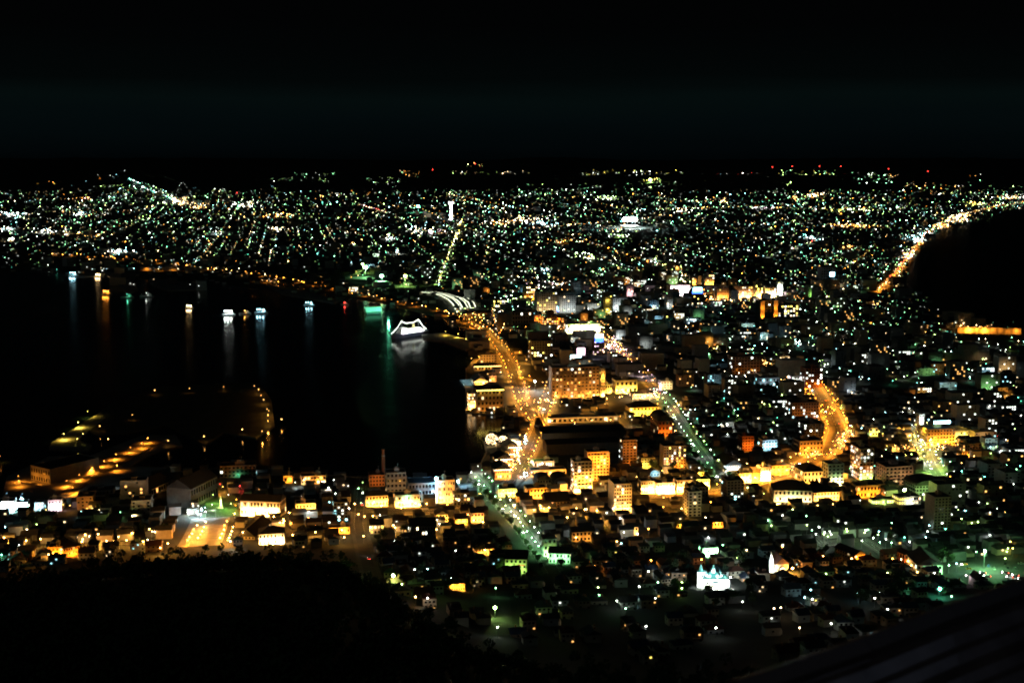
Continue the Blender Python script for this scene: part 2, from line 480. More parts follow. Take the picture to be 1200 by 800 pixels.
road('blvd', 'boulevard', [(650, 672), (640, 655), (612, 618), (585, 588), (566, 570), (553, 556)], 11)
road('shed', 'road', [(590, 577), (604, 562), (613, 545), (622, 525), (632, 500), (641, 478), (648, 452)], 15)
road('tram', 'avenue', [(862, 580), (832, 546), (806, 510), (785, 477), (765, 455), (745, 430), (722, 410), (705, 396), (690, 384)], 13)
road('curve', 'road', [(952, 452), (962, 468), (974, 486), (982, 504), (976, 522), (955, 538), (930, 551), (900, 560), (872, 568)], 22)
road('quay', 'harbour_road', [(528, 369), (545, 376), (566, 389), (585, 408), (598, 430), (606, 452), (612, 472), (630, 499)], 18)
road('bayline', 'bay_road', [(60, 299), (150, 304), (250, 317), (330, 327), (400, 342), (450, 352), (520, 366), (545, 376)], 18, False, False)
road('tower', 'straight_avenue', [(513, 334), (522, 310), (531, 287), (538, 268), (542, 258)], 24, False, False)
road('coast', 'coast_road', [(1030, 342), (1046, 326), (1062, 306), (1076, 288), (1090, 272), (1114, 257), (1150, 246), (1200, 237), (1300, 230)], 22, False, False)
road('slope', 'street', [(436, 678), (426, 640), (420, 615), (421, 600), (424, 572), (427, 557)], 9)
road('cross', 'street', [(405, 601), (440, 598), (500, 600), (545, 592), (578, 582)], 8)
road('neon', 'street', [(1078, 500), (1083, 520), (1088, 540), (1100, 560)], 12)
road('side', 'street', [(1040, 534), (1060, 531), (1086, 532)], 9)
road('strip', 'street', [(752, 583), (790, 580), (830, 577), (872, 570)], 9)
road('shedrow', 'street', [(632, 502), (690, 502), (744, 501)], 9)
road('hill', 'street', [(950, 626), (964, 640), (985, 634), (1012, 632), (1040, 650)], 7)
road('church', 'street', [(760, 655), (800, 650), (860, 646), (905, 645), (950, 648)], 7)
road('lower', 'street', [(90, 640), (125, 638), (165, 637), (190, 634)], 8)
road('stairs', 'paved_slope', [(233, 640), (247, 607)], 34, False, False, PLAZA)
road('pierroad', 'pier_road', [(72, 582), (105, 563), (140, 543), (170, 526), (186, 518)], 15, True, False, None, 1.6)
# squares, lawns, parking
def patch(name, px, m, dz=0.3):
    P = [W2(p) for p in px]
    mb = MB(); k = 14
    a, b_, c, d = [Vector(p) for p in P]
    for i in range(k):
        for j in range(k):
            q = []
            for (s, t_) in ((i, j), (i + 1, j), (i + 1, j + 1), (i, j + 1)):
                s /= k; t_ /= k
                p = (a.lerp(b_, s)).lerp(d.lerp(c, s), t_); q.append((p.x, p.y, h(p.x, p.y) + dz))
            mb.face(q)
    struct(mb.build(name, m)); PATCHES.append(P)
PATCHES = []
PATCHES.append([W2(p) for p in ((1112, 412), (1205, 414), (1205, 386), (1112, 384))])
patch("car_park", [(1103, 680), (1215, 688), (1200, 648), (1124, 655)], ASPH)
patch("park_lawn", [(237, 606), (279, 605), (277, 581), (242, 581)], LAWN)
patch("square", [(548, 562), (578, 560), (580, 551), (552, 551)], PLAZA)
patch("yard", [(474, 604), (504, 603), (502, 595), (474, 595)], PLAZA)
patch("yard", [(40, 608), (94, 606), (92, 597), (50, 598)], ASPH)
patch("lit_courtyard", [(603, 573), (629, 572), (627, 557), (607, 557)], PLAZA)
patch("hotel_forecourt", [(706, 484), (786, 480), (776, 456), (708, 462)], PAVE)
patch("sports_ground", [(1050, 577), (1073, 577), (1072, 570), (1054, 570)], LAWN)
patch("green_lane", [(566, 745), (602, 745), (597, 692), (572, 694)], ASPH)
patch("coach_yard", [(1000, 594), (1040, 598), (1070, 586), (1040, 582)], PAVE)
# ---------------------------------------------------------------- buildings
FOOT = []                        # footprints taken (x, y, radius)
LIT = {}
def shared(key, fn):
    if key not in LIT: LIT[key] = fn()
    return LIT[key]
def window_mesh(w, hh, m):
    def fn():
        mb = MB(); mb.box(-w / 2, -0.05, -hh / 2, w / 2, 0.03, hh / 2); return mb.mesh("window", m)
    return shared(("win", round(w, 1), round(hh, 1), m.name), fn)

def block(name, label, cat, box, depth, floors, cols, wk, roof='flat', rk='black', yaw=None, lit=0.15, lc=('warm',), ls=3.0, flood=None, ref=None, group=None,
          balcony=False, cabin=True, eave=None, sign=None, base=None, sidewin=True, front=True, rise=None, strips=None):
    x0, y0, x1, y1 = box
    P = base or at((x0 + x1) / 2, y1); s = mpp(P)
    w = (x1 - x0) * s; hh = (y1 - y0) * s * 1.02
    yw = GRID if yaw is None else R(yaw)
    c, sn = math.cos(yw), math.sin(yw)
    C = Vector((P.x - sn * depth / 2, P.y + c * depth / 2, 0)); C.z = min(h(C.x, C.y), P.z)
    root = empty(name, C, yw)
    tag(root, label, cat, group)
    if ref: REFS.append((ref, (x0 + x1) / 2, y1))
    FOOT.append((C.x, C.y, max(w, depth) * 0.62))
    X, Y = w / 2, depth / 2
    wm_ = wall(wk)
    mb = MB(); mb.box(-X, -Y, -6, X, Y, hh)
    rs = rise if rise is not None else min(w, depth) * (0.28 if roof != 'gabley' else 0.3)
    if roof == 'flat':
        for (a, b_, c_, d) in ((-X, -Y, X, -Y + .3), (-X, Y - .3, X, Y), (-X, -Y + .3, -X + .3, Y - .3), (X - .3, -Y + .3, X, Y - .3)): mb.box(a, b_, hh, c_, d, hh + 0.9)
    if roof in ('gable',):
        for sx in (-1, 1): mb.face([(sx * X, -Y, hh), (sx * X, Y, hh), (sx * X, 0, hh + rs)])
    if roof in ('gabley',):
        for sy in (-1, 1): mb.face([(-X, sy * Y, hh), (X, sy * Y, hh), (0, sy * Y, hh + rs)])
    mb.build("wall", wm_, root)
    mb = MB(); o = 0.7
    if roof == 'flat': mb.box(-X + .35, -Y + .35, hh + .003, X - .35, Y - .35, hh + .25)
    elif roof == 'gable': mb.gable(-X - o, -Y - o, X + o, Y + o, hh + .01, rs + .3, 'x')
    elif roof == 'gabley': mb.gable(-X - o, -Y - o, X + o, Y + o, hh + .01, rs + .3, 'y')
    elif roof == 'hip': mb.hip(-X - o, -Y - o, X + o, Y + o, hh + .01, rs)
    elif roof == 'vault':
        n = 12; k = len(mb.v)
        for i in range(n + 1):
            a = math.pi * i / n
            for yy in (-Y - .4, Y + .4): mb.v.append((-math.cos(a) * (X + .4), yy, hh + .01 + rs * math.sin(a)))
        for i in range(n): mb.f.append((k + 2 * i, k + 2 * i + 1, k + 2 * i + 3, k + 2 * i + 2)); mb.m.append(0)
        mb.f.append(tuple(k + 2 * i for i in range(n, -1, -1))); mb.m.append(0); mb.f.append(tuple(k + 2 * i + 1 for i in range(n + 1))); mb.m.append(0)
    rf = mb.build("roof", roofm(rk), root)
    if roof == 'flat' and cabin and w > 8:
        mb = MB(); q = rnd.uniform(-.2, .2) * w; mb.box(q - w * .13, -depth * .1, hh + .26, q + w * .13, depth * .22, hh + 3.4); mb.box(q - w * .08, -depth * .05, hh + 3.4, q + w * .02, depth * .1, hh + 4.6)
        mb.build("roof_cabin", wm_, root)
        mb = MB(); mb.bar((q + w * .05, 0, hh + 3.4), (q + w * .05, 0, hh + 8.5), .12); mb.bar((q + w * .05 - 1, 0, hh + 7.5), (q + w * .05 + 1, 0, hh + 7.5), .08); mb.build("aerial", METAL, root)
    # windows: each its own part, on the front and on the side that faces the viewer
    fh = hh / floors; cw = w / cols; ww, wh = max(.9, cw * .52), max(1.0, fh * .5)
    spots = []
    if front:
        for f in range(floors):
            for i in range(cols): spots.append((-X + (i + .5) * cw, -Y - .04, (f + .55) * fh, 0))
    toward = Vector((-C.x, -C.y)); sx = 1 if toward.x * c + toward.y * sn > 0 else -1
    if sidewin:
        nc = max(1, int(depth / max(cw, 3.0)))
        for f in range(floors):
            for i in range(nc): spots.append((sx * (X + .04), -Y + (i + .5) * depth / nc, (f + .55) * fh, 1))
    if len(spots) > 96:
        keep = [q for q in spots if q[3] == 0]
        spots = keep if len(keep) <= 96 else rnd.sample(keep, 96)
    for (x, y, z, side) in spots:
        if rnd.random() < lit: m = winmat(rnd.choice(lc), round(ls * rnd.choice((.35, .7, 1, 1.6)), 1))
        else: m = GLASS
        link("window", window_mesh(ww, wh, m), root, (x, y, z), math.pi / 2 if side else 0)
    if balcony:
        def fn():
            mb = MB(); mb.box(-X, -1.5, -.12, X, 0, .1); mb.box(-X, -1.5, .1, X, -1.38, 1.05)
            for i in range(cols + 1): mb.box(-X + i * cw - .08, -1.37, .1, -X + i * cw + .08, -.01, fh - .14)
            return mb.mesh("balcony", wm_)
        me = fn()
        for f in range(1, floors): link("balcony", me, root, (0, -Y - .01, f * fh))
    if eave:
        k_, s_ = eave
        mb = MB(); mb.box(-X - .8, -Y - 1.0, hh - .25, X + .8, -Y - .75, hh + .1); mb.build("eave_light", winmat(k_, s_), root)
        for i in range(max(2, int(w / 9))): point(root, (-X + (i + .5) * w / max(2, int(w / 9)), -Y - 2.2, hh - .8), k_, 2.5, .3, (0, .6, -1))
    if sign:
        (k_, s_, sw, sh, sz) = sign[:5]
        mb = MB(); mb.box(-sw / 2, -Y - .5, 0, sw / 2, -Y - .1, sh); mb.box(-sw / 2 + .3, -Y - .1, .2, -sw / 2 + .6, -Y + .5, sh); sg = mb.build("sign_board", winmat(k_, s_), root, (sign[5] if len(sign) > 5 else 0, 0, sz))
    if sign and len(sign) > 6:
        (k_, s_, sw, sh, sz) = sign[6]
        mb = MB(); mb.box(-sw / 2, -Y - .55, 0, sw / 2, -Y - .12, sh); mb.build("sign_board", winmat(k_, s_), root, (sign[5], 0, sz))
    if flood:
        for (k_, kw, n, dist, z) in (flood if isinstance(flood, list) else [flood]):
            for i in range(n): point(root, (-X + (i + .5) * w / n, -Y - dist, z), k_, kw, .5, FACE, 160)
    if strips:
        for (x, k_, kw) in strips:
            mb = MB(); mb.box(x * X - 4.2, -Y - 4, -2, x * X + 4.2, -Y - .05, hh + 1.2); mb.build("added_strip_pier", wall('cream'), root)  # pier added and made pale so the uplit strip shows on the dark front
            spot(root, (x * X, -Y - 9, 1.5), k_, kw, 62, (x * X, -Y - 4, hh * .45)); spot(root, (x * X, -Y - 10, hh * .45), k_, kw * .5, 62, (x * X, -Y - 4, hh * .8))
    root['size'] = (w, depth, hh)
    return root

# ---------------------------------------------------------------- street lamps
LAMPS = []                       # every lamp wanted: (pixel-free) x, y, hue, kW, height, phrase, arm yaw, style
def lamps_along(key, hue, spacing, phrase, kw, sides=(-1, 1), hgt=9.0, t0=0.0, t1=1.0, inset=0.8, style='arm', jitter=0.0, far='city'):
    P, N, w = ROADS[key]
    L = [0.0]
    for a, b_ in zip(P, P[1:]): L.append(L[-1] + (b_ - a).length)
    tot = L[-1]
    for sd in sides:
        d = t0 * tot + spacing * (.25 if sd < 0 else .75); k = 0
        while d < t1 * tot:
            i = max(j for j in range(len(L)) if L[j] <= d); i = min(i, len(P) - 2)
            f = (d - L[i]) / max(L[i + 1] - L[i], 1e-6)
            q = P[i].lerp(P[i + 1], f) + N[i] * sd * (w / 2 + inset)
            k += 1
            hu = hue if isinstance(hue, str) else rnd.choice(hue)
            LAMPS.append((q.x, q.y, hu, kw * rnd.uniform(.7, 1.3), hgt, phrase, math.atan2(-N[i].y * sd, -N[i].x * sd), style))
            d += spacing * (1 + rnd.uniform(-jitter, jitter))
def lamp_px(px, py, hue, phrase, kw=14, hgt=8.0, style='arm'):
    # (px, py) is where the lit head shows: the foot stands hgt metres below it
    P = at(px, py)
    for _ in range(3):
        r = ray(px, py); k = (CAM_H - (P.z + hgt)) / -r.z; P = Vector((k * r.x, k * r.y, 0)); P.z = h(P.x, P.y)
    LAMPS.append((P.x, P.y, hue, kw, hgt, phrase, rnd.uniform(0, 6.28), style))
def lamp_meshes(hgt, style):
    def pole():
        mb = MB(); mb.lathe([(.16, 0), (.13, .5), (.09, hgt - .3), (.07, hgt)], 6)
        mb.lathe([(.28, 0), (.28, .35), (.16, .4)], 6)
        if style == 'arm': mb.bar((0, 0, hgt - .1), (1.7, 0, hgt + .35), .06); mb.box(1.3, -.22, hgt + .28, 2.3, .22, hgt + .46)
        elif style == 'mast':
            mb.box(-1.2, -.15, hgt, 1.2, .15, hgt + .2)
        else: mb.box(-.35, -.35, hgt + .62, .35, .35, hgt + .75)
        return mb.mesh("pole", METAL)
    return shared(("pole", hgt, style), pole)
def head_mesh(hue, style, s, r):
    def fn():
        mb = MB()
        if style == 'arm': mb.ball((1.8, 0, -.05), r, 0, 8, 5)
        elif style == 'mast': mb.ball((-.9, 0, .3), r, 0, 8, 5); mb.ball((.9, 0, .3), r, 0, 8, 5)
        else: mb.ball((0, 0, .3), r, 0, 8, 5)
        return mb.mesh("lamp_head", lampmat(hue, s))
    return shared(("head", hue, style, s, r), fn)
HUEWORD = {'orange': 'orange', 'amber': 'amber', 'warm': 'warm white', 'white': 'white', 'green': 'green white', 'lime': 'yellow green', 'teal': 'bluish green', 'cyan': 'bluish white', 'yellow': 'yellow', 'pink': 'pinkish', 'red': 'red', 'blue': 'blue'}
# ---------------------------------------------------------------- named buildings, each traced from its place in the photograph
B = block
O = 'orange'
# --- harbour front
B("office_block", "wide brown harbour hotel with many lit windows and lights along its roof edge", 'hotel', (646, 431, 703, 466), 22, 9, 13, 'brown', lit=.26, lc=('warm', 'white', 'amber'), ls=2.4, flood=[('amber', 24, 5, 9, 3), ('amber', 11, 4, 14, 18)], ref='the wide brown hotel', balcony=True, sign=('cyan', 9, 15, 3.4, 56, 0))
B("hotel_wing", "narrow yellow lit end tower joined beside the wide brown harbour hotel", 'hotel', (704, 432, 709, 466), 20, 9, 2, 'cream', lit=.2, lc=('yellow',), flood=[('yellow', 30, 2, 5, 3), ('amber', 18, 1, 6, 30)])
B("quay_hall", "pale roofed quay hall with glowing eaves at the water", 'hall', (556, 447, 571, 455), 40, 2, 5, 'cream', roof='gabley', rk='pale', lit=.2, eave=('amber', 14), flood=('amber', 14, 3, 7, 9), ref='the pale roofed quay hall')
B("quay_hall", "long low quay hall with lit eaves behind the pale roofed hall", 'hall', (556, 429, 587, 434), 16, 1, 8, 'cream', roof='hip', rk='black', eave=('amber', 16), lit=.1)
B("quay_hall", "small low hall with pink lit front beside the pale roofed hall", 'hall', (573, 441, 582, 447), 14, 2, 3, 'pink', roof='flat', lit=.1, flood=('amber', 9, 1, 6, 4))
B("harbour_warehouse", "big dark harbour warehouse with brightly ribbed waterside front and lit eaves", 'warehouse', (559, 457, 590, 482), 34, 4, 7, 'brown', roof='flat', rk='black', lit=.04, eave=('yellow', 14), sidewin=False, flood=('amber', 6, 3, 10, 3), ref='the big dark harbour warehouse')
B("waterside_arcade", "bright ribbed arcade facing the water beside the dark harbour warehouse", 'arcade', (549, 461, 557, 480), 10, 5, 4, 'cream', lit=.8, lc=('warm', 'amber'), ls=7, flood=('amber', 30, 3, 6, 4))
B("quay_block", "plain pale block standing above the quay halls", 'building', (563, 416, 582, 428), 14, 4, 6, 'tan', lit=.05, flood=('amber', 4, 2, 16, 8))
B("office_block", "dark office with an angular line of lit windows near the avenue", 'office', (622, 400, 648, 421), 22, 7, 8, 'dark', lit=.16, lc=('white', 'yellow', 'warm'), ls=5, ref='the dark angular office')
B("office_tower", "slim plain tower washed orange above the harbour road", 'tower', (626, 370, 636, 388), 16, 8, 4, 'pink', lit=.02, flood=[(O, 40, 2, 14, 3), (O, 30, 1, 14, 22)], ref='the slim orange tower')
B("office_block", "block behind the slim orange tower with scattered amber windows", 'office', (637, 373, 664, 386), 20, 5, 9, 'brown', lit=.55, lc=('amber', 'orange', 'warm'), ls=4)
B("shop_hall", "long glaring white and green shop front near the downtown blocks", 'shop', (664, 380, 704, 390), 24, 2, 10, 'white', lit=.9, lc=('white', 'lime', 'warm'), ls=9, flood=[('warm', 60, 5, 8, 6), ('lime', 60, 2, 10, 8)], ref='the glaring shop front')
B("sign_tower", "dark tower carrying the square pinkish white lit sign", 'tower', (670, 408, 690, 424), 16, 5, 5, 'dark', lit=.03, sign=('pink', 12, 12, 11, 11.5, 1), ref='the pinkish sign tower')
B("sign_tower", "tower topped by a white sign over a blue panel beside the avenue", 'tower', (696, 400, 708, 416), 16, 7, 4, 'brown', lit=.3, lc=('pink', 'warm'), sign=('white', 12, 13, 6, 29, 0, ('blue', 5, 14, 7, 21.8)), ref='the blue sign tower')
B("bank_building", "yellow floodlit hall with plain front beside the avenue", 'hall', (721, 446, 747, 461), 22, 2, 5, 'cream', lit=.02, flood=[('yellow', 42, 4, 8, 4)], ref='the yellow floodlit hall')
B("shop", "small yellow lit shop tucked beside the brown hotel wing", 'shop', (709, 451, 717, 461), 10, 2, 3, 'cream', lit=.4, lc=('amber',), flood=('amber', 24, 1, 5, 3))
B("shop", "small pale box building at the avenue crossing", 'building', (774, 447, 788, 456), 12, 3, 4, 'white', lit=.1, lc=('white',), flood=('warm', 9, 1, 8, 6))
B("depot", "dark flat roofed depot in the glaring forecourt", 'depot', (741, 462, 766, 467), 22, 1, 6, 'brown', lit=.1, flood=('warm', 30, 3, 6, 4), ref='the forecourt depot')
B("depot", "dark hipped roof store with yellow front below the forecourt", 'store', (737, 477, 772, 487), 22, 2, 8, 'ochre', roof='hip', lit=.1, flood=('yellow', 30, 5, 6, 4), ref='the hipped store')
B("theatre", "curved dark roofed hall with an orange brick front by the avenue", 'hall', (771, 493, 788, 511), 34, 3, 4, 'brick', roof='vault', lit=.05, flood=[(O, 14, 2, 8, 4)], rise=7, ref='the curved roof hall')
B("long_shed", "long dark shed roof lined with amber eave lights beside the canal", 'shed', (634, 506, 735, 514), 44, 1, 20, 'dark', roof='gable', rk='black', lit=.02, sidewin=False, rise=3, ref='the long dark shed', front=False)
B("long_shed", "second long low shed in front of the amber lined one", 'shed', (640, 519, 726, 532), 24, 1, 16, 'dark', roof='gable', rk='black', lit=.02, sidewin=False, rise=3, front=False)
B("market_hall", "low market hall with string of warm eave lamps behind the long dark shed", 'hall', (640, 489, 726, 495), 22, 1, 14, 'concrete', rk='grey', lit=.25, lc=('warm', 'white'), eave=('amber', 1.2), sidewin=False)
# --- brick warehouses of the canal
for i, (bx, lab, fl) in enumerate((((581, 538, 600, 548), "red brick warehouse outlined by white eave lights", 20), ((580, 550, 599, 561), "red brick warehouse in front of the outlined pair with an orange front", 20),
                                   ((590, 524, 608, 530), "red brick warehouse beside the two glowing round shapes", 14), ((586, 532, 602, 537), "short red brick warehouse between the glowing shapes and the outlined one", 14))):
    B("brick_warehouse", lab, 'warehouse', bx, 24, 2, 7, 'brick', roof='gabley', rk='black', lit=.15, lc=('amber', 'warm'), eave=('warm', 12), flood=('amber', fl, 3, 6, 4), group='red brick warehouses by the canal', ref=['the outlined brick warehouse', 'the orange fronted warehouse', None, None][i])
B("shop", "long low shop with lit white windows beside the warehouse street", 'shop', (626, 541, 650, 548), 14, 1, 9, 'tan', lit=.8, lc=('warm', 'white'), ls=4, flood=('warm', 8, 2, 8, 5), ref='the long low shop')
B("shop", "long orange lit gallery below the long low shop", 'shop', (622, 551, 664, 558), 14, 1, 10, 'tan', rk='grey', lit=.1, flood=('amber', 14, 4, 6, 3))
B("warehouse_shop", "yellow lit corner hall at the head of the green boulevard", 'hall', (584, 573, 606, 582), 20, 2, 6, 'cream', rk='black', lit=.2, lc=('amber',), flood=('yellow', 24, 4, 5, 3), ref='the yellow corner hall')
B("shop", "orange lit two storey shops beside the white lit courtyard", 'shop', (617, 572, 641, 584), 14, 2, 6, 'ochre', lit=.25, lc=('amber',), flood=('amber', 22, 3, 5, 4))
B("gabled_hall", "dark gabled hall between the courtyard and the bright apartment tower", 'hall', (640, 587, 668, 594), 24, 2, 7, 'brown', roof='gable', lit=.1, flood=('amber', 5, 2, 6, 3), ref='the dark gabled hall')
B("gabled_hall", "dark round roofed hall beside the white lit courtyard", 'hall', (629, 562, 646, 571), 18, 2, 5, 'dark', roof='vault', lit=.05, rise=4)
B("gabled_hall", "dark curved roof hall touching the bright apartment tower", 'hall', (650, 564, 669, 571), 24, 2, 5, 'dark', roof='vault', lit=.1, rise=5)
# --- apartment towers
B("apartment_tower", "apartment tower glaring yellow and white from floodlights at its foot", 'apartment tower', (672, 541, 694, 577), 16, 9, 5, 'cream', lit=.25, lc=('warm', 'white'), ls=4, flood=[('amber', 75, 3, 6, 3), ('amber', 26, 2, 8, 16)], ref='the glaring apartment tower', balcony=True)
B("apartment_tower", "orange banded apartment tower behind the glaring yellow one", 'apartment tower', (688, 530, 714, 563), 16, 9, 7, 'tan', lit=.12, lc=('warm', 'amber'), ls=4, flood=[('orange', 32, 3, 10, 6), ('orange', 26, 3, 10, 22)], ref='the orange banded tower', balcony=True)
B("apartment_tower", "slender brown apartment tower standing alone above the long sheds", 'apartment tower', (729, 516, 746, 549), 15, 10, 4, 'brown', lit=.1, lc=('white', 'warm'), ls=4, flood=[(O, 30, 2, 10, 4), (O, 14, 1, 14, 22)], ref='the slender brown tower', balcony=True)
B("apartment_tower", "pale apartment tower with stepped dark roof and stacked side balconies", 'apartment tower', (719, 567, 740, 599), 22, 8, 7, 'cream', rk='black', lit=.12, lc=('white', 'warm'), ls=4, flood=[('amber', 44, 3, 7, 3), ('amber', 10, 2, 9, 18)], ref='the stepped roof tower', balcony=True)
B("apartment_tower", "wide apartment block with many scattered lit windows near the avenue", 'apartment block', (777, 523, 804, 548), 16, 8, 9, 'tan', lit=.4, lc=('white', 'yellow', 'warm'), ls=4, flood=[(O, 14, 2, 8, 3)], ref='the scattered window block')
B("apartment_tower", "low yellow lit apartment house between two taller blocks", 'apartment block', (751, 537, 768, 549), 16, 4, 5, 'cream', rk='grey', lit=.08, flood=('yellow', 11, 2, 6, 4))
B("domed_hall", "small hall with a pale rounded roof below the scattered window block", 'hall', (762, 554, 773, 558), 12, 1, 3, 'white', roof='vault', rk='pale', lit=.1, flood=('cyan', 5, 1, 6, 5), rise=3)
for (bx, lab, k, kw, rf) in (((751, 564, 768, 578), "orange washed shop with dark roof at the end of the bright strip", 'amber', 46, None), ((769, 566, 791, 578), "glaring yellow white terrace in the middle of the bright strip", 'warm', 62, 'the glaring strip terrace'),
                             ((793, 563, 813, 577), "glaring terrace next to the avenue end of the bright strip", 'amber', 60, None), ((815, 562, 832, 573), "yellow fronted house at the avenue corner of the bright strip", 'yellow', 46, None)):
    B("shop_terrace", lab, 'terrace', bx, 13, 3, 6, 'cream', roof='flat', rk='black', lit=.12, lc=('amber', 'warm'), flood=(k, kw, 3, 5, 4), group='buildings of the bright strip', ref=rf)
B("small_hall", "tiny yellow gabled pavilion beside the avenue foot", 'pavilion', (817, 553, 825, 558), 8, 1, 2, 'ochre', roof='gabley', lit=0, flood=('yellow', 12, 1, 4, 2))
B("dark_block", "dark unlit block in front of the bright strip", 'building', (808, 571, 830, 590), 18, 5, 6, 'dark', lit=.03, lc=('white',), ref='the dark strip block')
B("dark_block", "dull stone tower standing in front of the bright strip", 'tower', (806, 576, 822, 605), 16, 8, 3, 'grey', lit=.02, flood=('yellow', 1.2, 1, 14, 8), ref='the dull stone tower')
B("apartment_tower", "dark apartment tower with brick side near the white curve", 'apartment tower', (851, 563, 872, 590), 16, 8, 5, 'dark', lit=.12, lc=('white', 'cyan'), ls=5, ref='the dark brick sided tower')
B("school", "long white building lit bluish beside the avenue", 'building', (849, 545, 871, 553), 34, 3, 8, 'white', roof='gabley', rk='black', lit=.05, flood=[('cyan', 6, 2, 7, 5), ('amber', 9, 1, 5, 4)], ref='the long white building')
# --- the orange curve
B("office_block", "brown block with many white windows above the orange curve", 'office', (927, 472, 960, 490), 22, 5, 10, 'brown', lit=.3, lc=('white', 'cyan', 'white'), ls=3.5, flood=(O, 5, 2, 12, 6), ref='the white window block')
B("office_block", "dark tower with four white windows beside the curve road", 'office', (943, 432, 964, 454), 20, 7, 6, 'brick', lit=.22, lc=('white',), ls=6, ref='the four window tower', flood=(O, 4, 2, 10, 4))
B("shop", "white lit shop front at the top of the orange curve", 'shop', (927, 441, 940, 453), 14, 3, 4, 'white', lit=.4, lc=('white', 'pink'), ls=6, flood=('white', 30, 2, 6, 4))
B("clinic", "low grey building with tall cyan windows behind the dark wood", 'clinic', (888, 443, 914, 453), 18, 2, 6, 'slate', lit=.45, lc=('cyan',), ls=3, ref='the cyan window clinic', flood=('white', 4, 2, 8, 6))
B("apartment_block", "wide dark brick block with pale stair tower beyond the wood", 'apartment block', (857, 418, 894, 438), 22, 6, 10, 'brown', lit=.06, lc=('white',), ls=4, flood=(O, 3, 2, 14, 4), ref='the wide dark brick block')
B("striped_block", "reddish striped block lit faintly orange", 'building', (869, 512, 883, 528), 14, 5, 4, 'brick', lit=.03, flood=(O, 12, 2, 9, 7), balcony=True, ref='the reddish striped block')
B("clinic", "low grey clinic with a bright white entrance canopy", 'clinic', (893, 516, 911, 527), 14, 3, 5, 'grey', lit=.12, lc=('cyan', 'lime'), ls=5, flood=('cyan', 13, 2, 6, 5), ref='the white canopy clinic')
B("brown_hall", "tall brown hall catching orange light beside the curve", 'hall', (936, 517, 965, 533), 22, 3, 7, 'tan', lit=0, flood=(O, 12, 3, 9, 6), ref='the tall brown hall')
B("office_block", "dark block with three white windows over the brown hall", 'office', (941, 497, 966, 512), 20, 5, 7, 'dark', lit=.1, lc=('white',), ls=7, flood=(O, 3, 1, 8, 5))
B("bank", "dark hipped roof hall with pale stone front inside the curve", 'hall', (941, 552, 968, 566), 26, 2, 6, 'white', roof='hip', lit=.05, flood=[('amber', 10, 3, 8, 5)], ref='the pale stone hall')
B("white_block", "white apartment house glowing at its foot next to the balcony tower", 'apartment block', (969, 544, 989, 569), 16, 6, 4, 'white', lit=.06, lc=('white', 'lime'), flood=[('warm', 16, 2, 6, 3), ('green', 7, 1, 7, 5)], ref='the white apartment house')
B("public_hall", "broad white hall with row of arched windows and a black hipped roof", 'hall', (907, 574, 951, 588), 26, 2, 9, 'white', roof='hip', rk='black', lit=.02, flood=[('warm', 8, 5, 6, 2), ('green', 5, 1, 8, 4)], ref='the broad white hall', yaw=-4)
B("public_hall", "long glaring white wing beside the broad white hall", 'hall', (953, 576, 984, 586), 18, 2, 8, 'white', roof='hip', rk='black', lit=.05, flood=('amber', 17, 4, 5, 3))
B("cafe", "orange lit house below the balcony tower", 'house', (1003, 569, 1032, 583), 14, 2, 7, 'ochre', rk='black', lit=.2, lc=('amber',), flood=('orange', 15, 3, 6, 4), ref='the orange house')
for (bx, lab, k, kw, wkk) in (((865, 555, 881, 566), "glaring yellow shops at the foot of the orange curve", 'amber', 60, 'cream'), ((882, 551, 890, 565), "orange corner building on the orange curve", 'orange', 50, 'ochre'), ((891, 548, 903, 563), "tall white strip of shops on the orange curve", 'warm', 50, 'white'),
                             ((904, 546, 925, 556), "orange shops under the tall brown hall", 'orange', 44, 'ochre')):
    B("shop", lab, 'shop', bx, 12, 3, 4, wkk, lit=.2, lc=('amber', 'warm'), flood=(k, kw, 3, 5, 4), group='shops on the orange curve')
B("balcony_tower", "tall tower with white lit balconies stepping down one side", 'apartment tower', (1006, 526, 1023, 562), 22, 9, 4, 'tan', lit=.6, lc=('white', 'warm', 'white'), ls=2.6, flood=[(O, 5, 1, 8, 10), ('lime', 12, 2, 6, 3)], balcony=True, ref='the white balcony tower')
B("apartment_block", "grey terraced apartment block with deep balconies", 'apartment block', (1036, 547, 1070, 568), 22, 5, 7, 'pink', lit=.03, flood=('warm', 4, 3, 14, 8), balcony=True, ref='the grey terraced block')
B("department_store", "big orange store with a bright bluish white roof sign", 'store', (1085, 503, 1120, 522), 24, 5, 9, 'ochre', lit=.05, lc=('warm',), flood=[('amber', 24, 4, 9, 5)], sign=('cyan', 14, 20, 3.0, 26, 0), ref='the orange store')
B("thin_tower", "tall thin white tower rising beside the orange store", 'tower', (1076, 486, 1082, 514), 8, 10, 2, 'white', lit=.02, flood=[('yellow', 20, 1, 6, 4), ('white', 12, 1, 8, 22)], ref='the thin white tower')
B("drum_hall", "yellow lit rounded hall beyond the orange store", 'hall', (1118, 505, 1135, 517), 18, 2, 5, 'cream', roof='vault', rk='pale', lit=.1, flood=('yellow', 22, 3, 6, 5), rise=3)
B("orange_tower", "small glowing orange and white tower at the street end", 'tower', (1127, 521, 1136, 541), 12, 5, 3, 'ochre', lit=.2, lc=('amber',), flood=('amber', 40, 2, 5, 4), ref='the glowing orange tower')
B("yellow_shop", "small yellow lit box house above the dark roofs", 'shop', (1018, 502, 1029, 511), 9, 2, 3, 'cream', lit=.2, lc=('lime',), flood=('yellow', 12, 1, 5, 4))
B("sign_house", "low house with a glowing yellow sign along its front", 'shop', (1038, 505, 1050, 511), 9, 2, 3, 'dark', lit=0, sign=('yellow', 5, 10, 4.5, 1.8))
